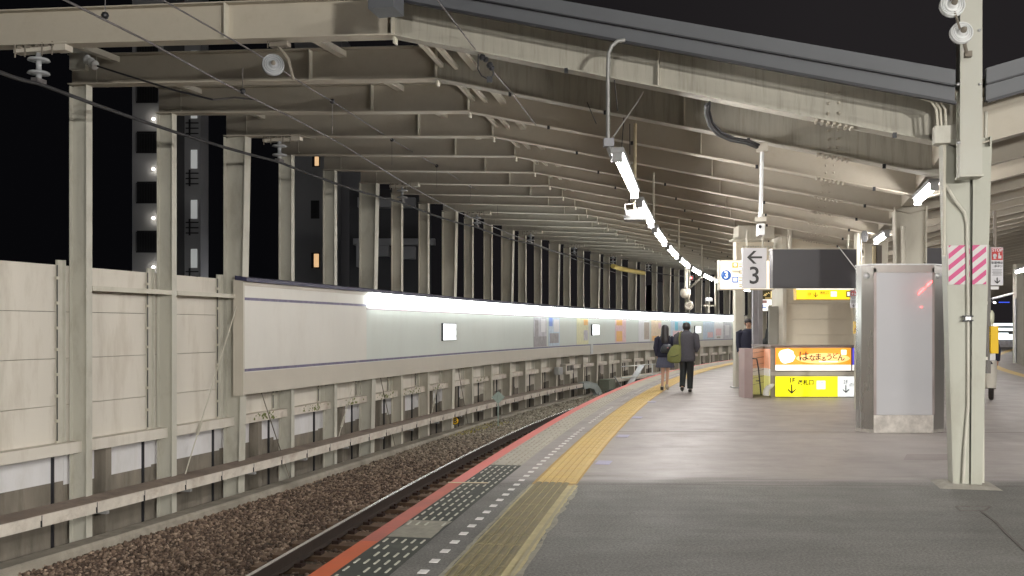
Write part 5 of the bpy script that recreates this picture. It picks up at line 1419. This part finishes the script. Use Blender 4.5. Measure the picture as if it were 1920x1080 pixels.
# ============================================================= DISTANT BUILDINGS
bwall=mat('apartment_wall',(.36,.36,.37),.9,0,.06,.5,coord='World'); bdark=mat('building_dark',(.08,.08,.085),.9,0,.1,.5,coord='World')
wlit=emis('lit_window_cool',(.8,.83,.8),.3); wwarm=emis('lit_window_warm',(1,.62,.3),.75); blmp=emis('stair_lamp',(1,.93,.8),30)
Yg=57.7
root=empty('apartment_building',V(at(312,0,Yg).x,Yg,-6.5),'pale apartment tower with lit stair landings behind the first two columns','building')
m=MB(); xl,xm,xr=at(248,0,Yg).x,at(301,0,Yg).x,at(376,0,Yg).x
m.bx(xl,xr,Yg,Yg+1.5,-6.5,22); m.build('wall',bwall,root)
m=MB(); m.bx(xm+.2,at(346,0,Yg).x,Yg-.05,Yg-.001,-6.5,22); m.build('stair_shaft',bdark,root)
for k,v in enumerate((222,316,408,500,128,36)):
    zf=EYE+(HZ-(v+63))*Yg/F
    z=EYE+(HZ-v)*Yg/F
    m=MB(); x=at(257,0,Yg).x; x2=at(297,0,Yg).x
    m.bx(x,x2,Yg-.03,Yg-.01,zf,zf+1.25); lo=m.build('landing_opening',black,root)
    m=MB()
    for q in range(9): m.bx(x+(x2-x)*q/8-.015,x+(x2-x)*q/8+.015,Yg-.16,Yg-.13,zf,zf+1.1)
    m.bx(x,x2,Yg-.17,Yg-.12,zf+1.1,zf+1.15); m.bx(x,x2,Yg-.17,Yg-.12,zf-.1,zf); m.build('railing',black,root)
    m=MB(); m.lathe(at(287.5,v+1,Yg-.3),[(0,.06),(.07,.05),(.085,0),(.06,-.05),(0,-.06)],UP,10); m.build('wall_lamp',blmp,root)
    m=MB(); m.bx(at(358,0,Yg).x,at(370,0,Yg).x,Yg-.03,Yg-.01,EYE+(HZ-(v+94))*Yg/F,EYE+(HZ-(v+59))*Yg/F); m.build('window',wlit,root)
    m=MB()
    for q in range(3): m.bx(at(350,0,Yg).x,at(374,0,Yg).x,Yg-.2,Yg-.16,z-.35-q*.32,z-.28-q*.32)
    m.bx(at(356,0,Yg).x,at(359,0,Yg).x,Yg-.22,Yg-.15,z-1.1,z-.1)
    m.build('railing',black,root)
Yt=75
root=empty('apartment_building',V(at(592,0,Yt).x,Yt,-6.5),'dark narrow tower with two warm lit windows behind the fourth column','building')
m=MB(); m.bx(at(553,0,Yt).x,at(640,0,Yt).x,Yt,Yt+10,-6.5,25); m.build('wall',bwall,root)
for (u0,u1,v0,v1,mt) in ((587.5,600,294,311,wwarm),(586,600,476,501,wwarm),(585,599,378,408,black),(585,599,190,220,black)):
    m=MB(); m.bx(at(u0-2,0,Yt).x,at(u1,0,Yt).x,Yt-.05,Yt-.01,EYE+(HZ-v1-2)*Yt/F,EYE+(HZ-v0+2)*Yt/F); f_=m.build('window_frame',black,root)
    m=MB(); m.bx(at(u0+3,0,Yt).x,at(u1-2,0,Yt).x,Yt-.09,Yt-.055,EYE+(HZ-v1)*Yt/F,EYE+(HZ-v0)*Yt/F); m.build('window_pane',mt,f_)
Yh=66
root=empty('house_block',V(at(740,0,Yh).x,Yh,-6.5),'low block with pale balcony boxes seen between the sixth and eighth columns','building')
m=MB(); m.bx(at(655,0,Yh).x,at(790,0,Yh).x,Yh,Yh+8,-6.5,EYE+(HZ-355)*Yh/F); m.build('wall',bdark,root)
for (u0,u1,v0,v1) in ((662,815,447,459),(668,676,460,500),(676,728,460,480),(752,778,462,485),(670,778,370,388)):
    m=MB(); m.bx(at(u0,0,Yh-1).x,at(u1,0,Yh-1).x,Yh-1,Yh-.2,EYE+(HZ-v1)*(Yh-1)/F,EYE+(HZ-v0)*(Yh-1)/F); m.build('balcony_box',bwall,root)
Yf=110
root=empty('office_building',V(at(1270,0,Yf).x,Yf,-6.5),'distant grey block behind the far wall columns above the billboard','building')
m=MB(); m.bx(at(1232,0,Yf).x,at(1330,0,Yf).x,Yf,Yf+10,-6.5,EYE+(HZ-530)*Yf/F); m.build('wall',bwall,root)
m=MB()
for (u,v) in ((1290,545),(1310,560)): m.bx(at(u,0,Yf).x,at(u+6,0,Yf).x,Yf-.05,Yf-.01,EYE+(HZ-v-5)*Yf/F,EYE+(HZ-v)*Yf/F)
m.build('window',black,root)
# unseen lamps added near the buildings to light their walls
for k,(x,y,p,z) in enumerate(((-27,40,600,2),(-16,60,330,3),(-6,56,260,1),(20,85,1200,6))):
    root=empty('added_fill_lamp',V(x,y,-6.5),['unseen lamp added to light the apartment tower','unseen lamp added to light the dark narrow tower','unseen lamp added to light the low block','unseen lamp added to light the distant grey block'][k],'street lamp','unseen lamps added to light the far buildings')
    m=MB(); m.tube([V(x,y,-6.5),V(x,y,z)],.08,8); m.build('pole',galv,root)
    m=MB(); m.box(V(x,y,z+.05),(1,0,0),(0,1,0),UP,.6,.3,.1); m.build('lamp_head',galv,root)
    ld=bpy.data.lights.new('building_fill_light','POINT'); ld.energy=p; ld.color=(.95,.97,1); ld.shadow_soft_size=.15
    lo=bpy.data.objects.new('building_fill_light',ld); sc.collection.objects.link(lo); lo.parent=root; lo.location=(0,0.0,z+6.5-.25)
m=MB(); m.bx(at(1874,0,150).x,at(1893,0,150).x,150,150.2,EYE+(HZ-567.5)*150/F,EYE+(HZ-566)*150/F)
tag(m.build('light_line',emis('blue_line_light',(.05,.12,1),1.2)),'thin blue light line far off in the night right of the striped column','light')
# ============================================================= PEOPLE
def skinmesh(name,pts,edges,radii,mt,parent,sub=2,rootv=0):
    me=bpy.data.meshes.new(name)
    o0=Vector((0,0,0)); q=parent
    while q is not None: o0+=q.location; q=q.parent
    me.from_pydata([tuple(Vector(p)-o0) for p in pts],edges,[]); me.materials.append(mt)
    o=bpy.data.objects.new(name,me); sc.collection.objects.link(o); o.parent=parent
    sk=o.modifiers.new('skin','SKIN')
    for v,r_ in zip(me.skin_vertices[0].data,radii): v.radius=(r_,r_) if not isinstance(r_,tuple) else r_
    me.skin_vertices[0].data[rootv].use_root=True
    sk.use_smooth_shade=True
    ss=o.modifiers.new('sub','SUBSURF'); ss.levels=sub; ss.render_levels=sub
    return o
def person(loc,H,head_dir,label,spec):
    """H height, head_dir angle of facing (0 = +Y away). spec: pose dict in body frame (x right, y forward)"""
    root=empty('person',loc,label,'person')
    c,s=math.cos(head_dir),math.sin(head_dir); k=H/1.7
    def T(x,y,z): return V(loc[0]+(x*c+y*s)*k,loc[1]+(-x*s+y*c)*k,loc[2]+z*k)
    ax=V(c,-s,0)
    J=dict(pelvis=(0,0,.93),belly=(0,0,1.08),chest=(0,.0,1.27),neck0=(0,-.005,1.40),neck=(0,0,1.47),head=(0,.015,1.58),crown=(0,.0,1.66),
      shL=(-.17,0,1.385),elL=(-.23,-.03,1.12),wrL=(-.22,.06,.88),shR=(.17,0,1.385),elR=(.23,-.03,1.12),wrR=(.22,.06,.88),
      hiL=(-.09,0,.88),knL=(-.1,.03,.49),anL=(-.1,-.02,.09),toL=(-.1,.12,.03),hiR=(.09,0,.88),knR=(.1,.03,.49),anR=(.1,-.02,.09),toR=(.1,.12,.03))
    J.update(spec.get('pose',{}))
    names=list(J); P=[T(*J[n]) for n in names]
    rad=dict(pelvis=.13,belly=.115,chest=.13,neck0=.075,neck=.052,head=.088,crown=.06,shL=.055,elL=.04,wrL=.026,shR=.055,elR=.04,wrR=.026,hiL=.085,knL=.055,anL=.036,toL=.03,hiR=.085,knR=.055,anR=.036,toR=.03)
    E=[('pelvis','belly'),('belly','chest'),('chest','neck0'),('neck0','neck'),('neck','head'),('head','crown'),('chest','shL'),('shL','elL'),('elL','wrL'),('chest','shR'),('shR','elR'),('elR','wrR'),('pelvis','hiL'),('hiL','knL'),('knL','anL'),('anL','toL'),('pelvis','hiR'),('hiR','knR'),('knR','anR'),('anR','toR')]
    R_=[rad[n]*k*.92 for n in names]
    # hands: palm + five fingers each
    for sd in ('L','R'):
        w0=Vector(J['wr'+sd]); e0=Vector(J['el'+sd]); d=(w0-e0).normalized(); sg=-1 if sd=='L' else 1
        pal=w0+d*.075; P.append(T(*pal)); names.append('pa'+sd); R_.append(.026*k); E.append(('wr'+sd,'pa'+sd))
        lat=Vector((0,1,0)); lat=(lat-d*lat.dot(d)).normalized(); inw=Vector((-sg,0,0))
        for q in range(4):
            b0=pal+d*.012+lat*(.027-.018*q); L_=(.072,.08,.075,.058)[q]
            m1=b0+d*L_*.55+inw*.008; m2=b0+d*L_*.9+inw*.03
            for nn_,pp,rr_ in (('f%s%da'%(sd,q),m1,.0085),('f%s%db'%(sd,q),m2,.0075)):
                P.append(T(*pp)); names.append(nn_); R_.append(rr_*k)
            E+= [('pa'+sd,'f%s%da'%(sd,q)),('f%s%da'%(sd,q),'f%s%db'%(sd,q))]
        th1=w0+d*.045+lat*.035; th2=w0+d*.09+lat*.05+inw*.01
        for nn_,pp,rr_ in (('t%sa'%sd,th1,.011),('t%sb'%sd,th2,.009)): P.append(T(*pp)); names.append(nn_); R_.append(rr_*k)
        E+= [('wr'+sd,'t%sa'%sd),('t%sa'%sd,'t%sb'%sd)]
    idx={n:i_ for i_,n in enumerate(names)}
    skinmesh('body',P,[(idx[a_],idx[b_]) for a_,b_ in E],R_,skin,root)
    # face features
    hd=Vector(J['head'])
    m=MB(); 
    m.loft([(T(hd.x,hd.y+.085,hd.z-.035),.018,.012,ax),(T(hd.x,hd.y+.105,hd.z-.02),.014,.012,ax),(T(hd.x,hd.y+.085,hd.z+.02),.008,.008,ax)],8)
    for e_ in (-1,1): m.loft([(T(hd.x+e_*.082,hd.y-.005,hd.z-.03),.008,.014,ax),(T(hd.x+e_*.09,hd.y-.01,hd.z),.012,.02,ax),(T(hd.x+e_*.084,hd.y-.01,hd.z+.03),.008,.012,ax)],8)
    m.build('nose_and_ears',skin,root)
    m=MB()
    for e_ in (-1,1): m.loft([(T(hd.x+e_*.032,hd.y+.083,hd.z+.0),.012,.004,ax),(T(hd.x+e_*.032,hd.y+.083,hd.z+.012),.012,.004,ax)],8)
    m.loft([(T(hd.x,hd.y+.078,hd.z-.068),.024,.008,ax),(T(hd.x,hd.y+.078,hd.z-.06),.024,.008,ax)],8); m.build('eyes_and_mouth',hairm,root)
    return root,T,ax,J,k
def limb(m,T,pts,rad,ax,n=12):
    P=[Vector(p) for p in pts]
    m.tube([T(*p) for p in P],rad,n)
TH=R(16)
# man in grey coat (walking away)
pM=gp(1287,735)
pose=dict(knL=(-.085,.10,.50),anL=(-.09,-.10,.14),toL=(-.10,-.02,.03),knR=(.085,.06,.49),anR=(.08,.04,.08),toR=(.08,.18,.03),elR=(.27,-.06,1.10),wrR=(.20,.12,.98),elL=(-.25,-.02,1.12),wrL=(-.22,.10,.95),head=(0,.03,1.57),crown=(0,.02,1.65))
r,T,ax,J,k=person(pM,1.655,TH,'man in a grey coat and black trousers walking away with an olive shoulder bag',dict(pose=pose))
def rings(T,ax,k,lst): return [(T(x,y,z),rx*k,ry*k,ax) for x,y,z,rx,ry in lst]
m=MB(); m.loft(rings(T,ax,k,[(0,0,.74,.205,.15),(0,0,.80,.21,.155),(0,0,.95,.205,.15),(0,0,1.08,.20,.145),(0,0,1.22,.215,.15),(0,0,1.33,.225,.14),(0,0,1.40,.185,.12),(0,0,1.45,.09,.085),(0,.01,1.49,.065,.065)]),18)
for sd in ('L','R'):
    sg=-1 if sd=='L' else 1
    m.tube([T(sg*.15,0,1.39),T(*(Vector(J['sh'+sd])+V(sg*.05,0,-.04))),T(*J['el'+sd]),T(*(Vector(J['wr'+sd])*.85+Vector(J['el'+sd])*.15))],[.075*k,.082*k,.068*k,.058*k],12)
m.build('coat',coatm,r)
m=MB()
for sd in ('L','R'):
    m.tube([T(*(Vector(J['hi'+sd])+V(0,0,-.02))),T(*J['kn'+sd]),T(*(Vector(J['an'+sd])+V(0,0,.0)))],[.10*k,.082*k,.066*k],12)
m.build('trousers',trous,r)
m=MB()
for sd in ('L','R'):
    a_=Vector(J['an'+sd]);t_=Vector(J['to'+sd]); m.tube([T(*(a_+V(0,-.05,-.05))),T(*(a_+V(0,0,-.045))),T(*((a_+t_)/2+V(0,0,-.02))),T(*(t_+V(0,.02,.01)))],[.03*k,.05*k,.045*k,.03*k],10)
m.build('shoes',shoe,r)
m=MB(); hd=J['head']; m.loft([(T(hd[0],hd[1]-.012,hd[2]-.085),.060*k,.055*k,ax),(T(hd[0],hd[1]-.018,hd[2]-.04),.090*k,.092*k,ax),(T(hd[0],hd[1]-.015,hd[2]+.02),.096*k,.10*k,ax),(T(hd[0],hd[1]-.01,hd[2]+.07),.085*k,.09*k,ax),(T(hd[0],hd[1],hd[2]+.105),.05*k,.055*k,ax),(T(hd[0],hd[1],hd[2]+.115),.01*k,.01*k,ax)],16); m.build('hair',hairm,r)
# bag
rb=empty('shoulder_bag',T(-.26,-.1,.9),'olive green shoulder bag carried by the man in the grey coat','bag')
m=MB(); m.loft([(T(-.27,-.08,.70),.10*k,.09*k,ax),(T(-.28,-.08,.76),.17*k,.11*k,ax),(T(-.27,-.08,.90),.18*k,.10*k,ax),(T(-.23,-.08,1.06),.14*k,.07*k,ax),(T(-.19,-.09,1.14),.10*k,.045*k,ax)],14); m.build('bag_body',olive,rb)
m=MB(); m.tube([T(-.14,-.13,1.12),T(-.15,-.165,1.28),T(-.14,-.10,1.42),T(-.12,.05,1.45),T(-.16,.15,1.3)],.022*k,8); m.build('strap',olive,rb)
m=MB(); m.tube([T(-.36,-.19,.85),T(-.26,-.20,.86),T(-.17,-.19,.90)],.012*k,6); m.build('fold',mat('dark_olive',(.05,.055,.02),.8),rb)
# woman
pW=gp(1247,732)
pose=dict(knL=(-.06,.06,.49),anL=(-.07,-.02,.085),toL=(-.07,.11,.03),knR=(.06,.05,.50),anR=(.055,-.06,.13),toR=(.06,.04,.03),elL=(-.24,-.03,1.10),wrL=(-.20,.03,.88),elR=(.24,-.03,1.12),wrR=(.20,.16,1.02),shL=(-.155,0,1.37),shR=(.155,0,1.37))
r,T,ax,J,k=person(pW,1.575,TH,'woman with long black hair in a navy jacket and grey skirt walking away',dict(pose=pose))
m=MB(); m.loft(rings(T,ax,k,[(0,0,.86,.20,.14),(0,0,.92,.205,.145),(0,0,1.05,.185,.13),(0,0,1.2,.195,.135),(0,0,1.31,.205,.13),(0,0,1.38,.17,.11),(0,0,1.43,.08,.075),(0,0,1.46,.06,.06)]),18)
for sd in ('L','R'):
    sg=-1 if sd=='L' else 1
    m.tube([T(sg*.14,0,1.365),T(*(Vector(J['sh'+sd])+V(sg*.05,0,-.04))),T(*J['el'+sd]),T(*(Vector(J['wr'+sd])*.9+Vector(J['el'+sd])*.1))],[.065*k,.075*k,.064*k,.052*k],12)
m.build('jacket',navy,r)
m=MB(); n_=36; vs=[]
for (z,rx) in ((.90,.17),(.80,.205),(.70,.225),(.60,.24),(.595,.23)):
    for q in range(n_):
        t=2*math.pi*q/n_; f_=1+(.035*(.9-z)/.3)*(1 if q%2 else -1); p=T(0,0,z); vs.append(p+ax*math.cos(t)*rx*k*f_+V(-ax.y,ax.x,0)*math.sin(t)*rx*.72*k*f_)
m.add(vs,[(j*n_+q,j*n_+(q+1)%n_,(j+1)*n_+(q+1)%n_,(j+1)*n_+q) for j in range(4) for q in range(n_)],True); m.build('skirt',skirtm,r)
m=MB(); hd=J['head']
m.loft([(T(0,-.10,1.18),.05*k,.02*k,ax),(T(0,-.105,1.24),.085*k,.035*k,ax),(T(0,-.09,1.34),.115*k,.055*k,ax),(T(0,-.06,1.44),.105*k,.07*k,ax),(T(0,-.02,1.53),.10*k,.09*k,ax),(T(0,0,1.60),.10*k,.10*k,ax),(T(0,0,1.66),.085*k,.09*k,ax),(T(0,.0,1.695),.05*k,.055*k,ax),(T(0,0,1.705),.01,.01,ax)],18); m.build('long_hair',hairm,r)
m=MB()
for sd in ('L','R'):
    a_=Vector(J['an'+sd]);t_=Vector(J['to'+sd]); m.tube([T(*(a_+V(0,0,.03))),T(*(a_+V(0,-.01,-.03))),T(*((a_+t_)/2+V(0,0,-.02))),T(*(t_+V(0,.02,.01)))],[.042*k,.048*k,.042*k,.028*k],10)
m.build('shoes',sock,r)
m=MB(); a_=Vector(J['anL']); m.box(T(*(a_+V(0,-.07,-.035))),ax,V(-ax.y,ax.x,0),UP,.07,.02,.08); m.build('shoe_heel',shoe,r)
rb=empty('backpack',T(.08,-.18,1.05),'small dark backpack with charms on the back of the woman in navy','bag')
m=MB(); m.loft([(T(.05,-.165,.98),.13*k,.05*k,ax),(T(.05,-.18,1.03),.15*k,.07*k,ax),(T(.06,-.175,1.13),.14*k,.06*k,ax),(T(.07,-.155,1.20),.09*k,.035*k,ax)],14); m.build('bag_body',mat('dark_bag',(.03,.035,.042),.5,0,.5,30),rb)
m=MB(); m.tube([T(.1,-.15,1.18),T(.13,-.13,1.3),T(.13,-.05,1.42)],.015*k,6); m.build('strap',dark,rb)
m=MB(); m.loft([(T(.10,-.25,1.09),.02,.02,ax),(T(.10,-.25,1.13),.02,.02,ax)],8); m.build('charm',pinkc,rb)
# hair clip
# man behind parapet looking to the camera
pB=V((1403.5-960)*23.2/F,23.2,0)
r,T,ax,J,k=person(pB,1.735,math.pi+R(10),'man in a black jacket facing the camera behind the stair parapet',{})
m=MB(); m.loft(rings(T,ax,k,[(0,0,.78,.19,.14),(0,0,.95,.19,.14),(0,0,1.2,.205,.14),(0,0,1.32,.215,.13),(0,0,1.40,.17,.11),(0,0,1.45,.08,.075)]),16)
for sd in ('L','R'):
    sg=-1 if sd=='L' else 1
    m.tube([T(sg*.14,0,1.38),T(*(Vector(J['sh'+sd])+V(sg*.05,0,-.04))),T(*J['el'+sd]),T(*(Vector(J['wr'+sd])*.9+Vector(J['el'+sd])*.1))],[.07*k,.08*k,.066*k,.055*k],12)
m.build('jacket',navy,r)
m=MB()
for sd in ('L','R'): m.tube([T(*J['hi'+sd]),T(*J['kn'+sd]),T(*J['an'+sd])],[.10*k,.08*k,.065*k],10)
m.build('trousers',trous,r)
m=MB(); m.loft([(T(0,-.045,1.50),.05*k,.03*k,ax),(T(0,-.035,1.56),.088*k,.075*k,ax),(T(0,-.01,1.62),.096*k,.098*k,ax),(T(0,.0,1.67),.085*k,.09*k,ax),(T(0,.0,1.695),.04*k,.04*k,ax)],14); m.build('hair',hairm,r)
# stooping figure in dark coat by grey panel
pS=V((1440-960)*24.0/F,24.0,0)
r,T,ax,J,k=person(pS,1.50,R(80),'figure in a dark coat with pink scarf half hidden behind the grey posts',{})
m=MB(); m.loft(rings(T,ax,k,[(0,0,.6,.22,.18),(0,0,.95,.21,.17),(0,-.02,1.2,.215,.17),(0,0,1.34,.20,.14),(0,.03,1.45,.12,.11),(0,.04,1.56,.11,.11),(0,.03,1.66,.08,.08),(0,.02,1.70,.02,.02)]),16)
for sd in ('L','R'):
    sg=-1 if sd=='L' else 1
    m.tube([T(sg*.14,0,1.38),T(*J['el'+sd]),T(*J['wr'+sd])],[.08*k,.066*k,.055*k],12)
m.build('hooded_coat',trous,r)
m=MB(); m.tube([T(-.1,.16,1.35),T(0,.19,1.2),T(.05,.18,1.05)],.05*k,8); m.build('scarf',pinkc,r)
# person behind the striped column
pR=gp(1849,750)
r,T,ax,J,k=person(pR,1.60,R(30),'person in dark coat and cream trousers mostly hidden behind the striped column',{})
m=MB(); m.loft(rings(T,ax,k,[(0,0,.80,.20,.14),(0,0,.95,.20,.14),(0,0,1.2,.205,.14),(0,0,1.32,.21,.13),(0,0,1.40,.17,.11),(0,0,1.45,.08,.075)]),16)
for sd in ('L','R'):
    sg=-1 if sd=='L' else 1
    m.tube([T(sg*.14,0,1.38),T(*J['el'+sd]),T(*(Vector(J['wr'+sd])))],[.075*k,.066*k,.055*k],12)
m.build('coat',navy,r)
m=MB()
for sd in ('L','R'): m.tube([T(*J['hi'+sd]),T(*J['kn'+sd]),T(*(Vector(J['an'+sd])+V(0,0,.17)))],[.12*k,.11*k,.10*k],12)
m.build('trousers',pale,r)
m=MB()
for sd in ('L','R'):
    a_=Vector(J['an'+sd]);t_=Vector(J['to'+sd]); m.tube([T(*(a_+V(0,0,.2))),T(*(a_+V(0,-.01,-.03))),T(*((a_+t_)/2+V(0,0,-.02))),T(*(t_+V(0,.02,.01)))],[.06*k,.055*k,.048*k,.03*k],10)
m.build('boots',shoe,r)
m=MB(); m.loft([(T(0,-.03,1.50),.06*k,.05*k,ax),(T(0,-.01,1.60),.096*k,.098*k,ax),(T(0,.0,1.67),.085*k,.09*k,ax),(T(0,.0,1.695),.04*k,.04*k,ax)],14); m.build('hair',hairm,r)
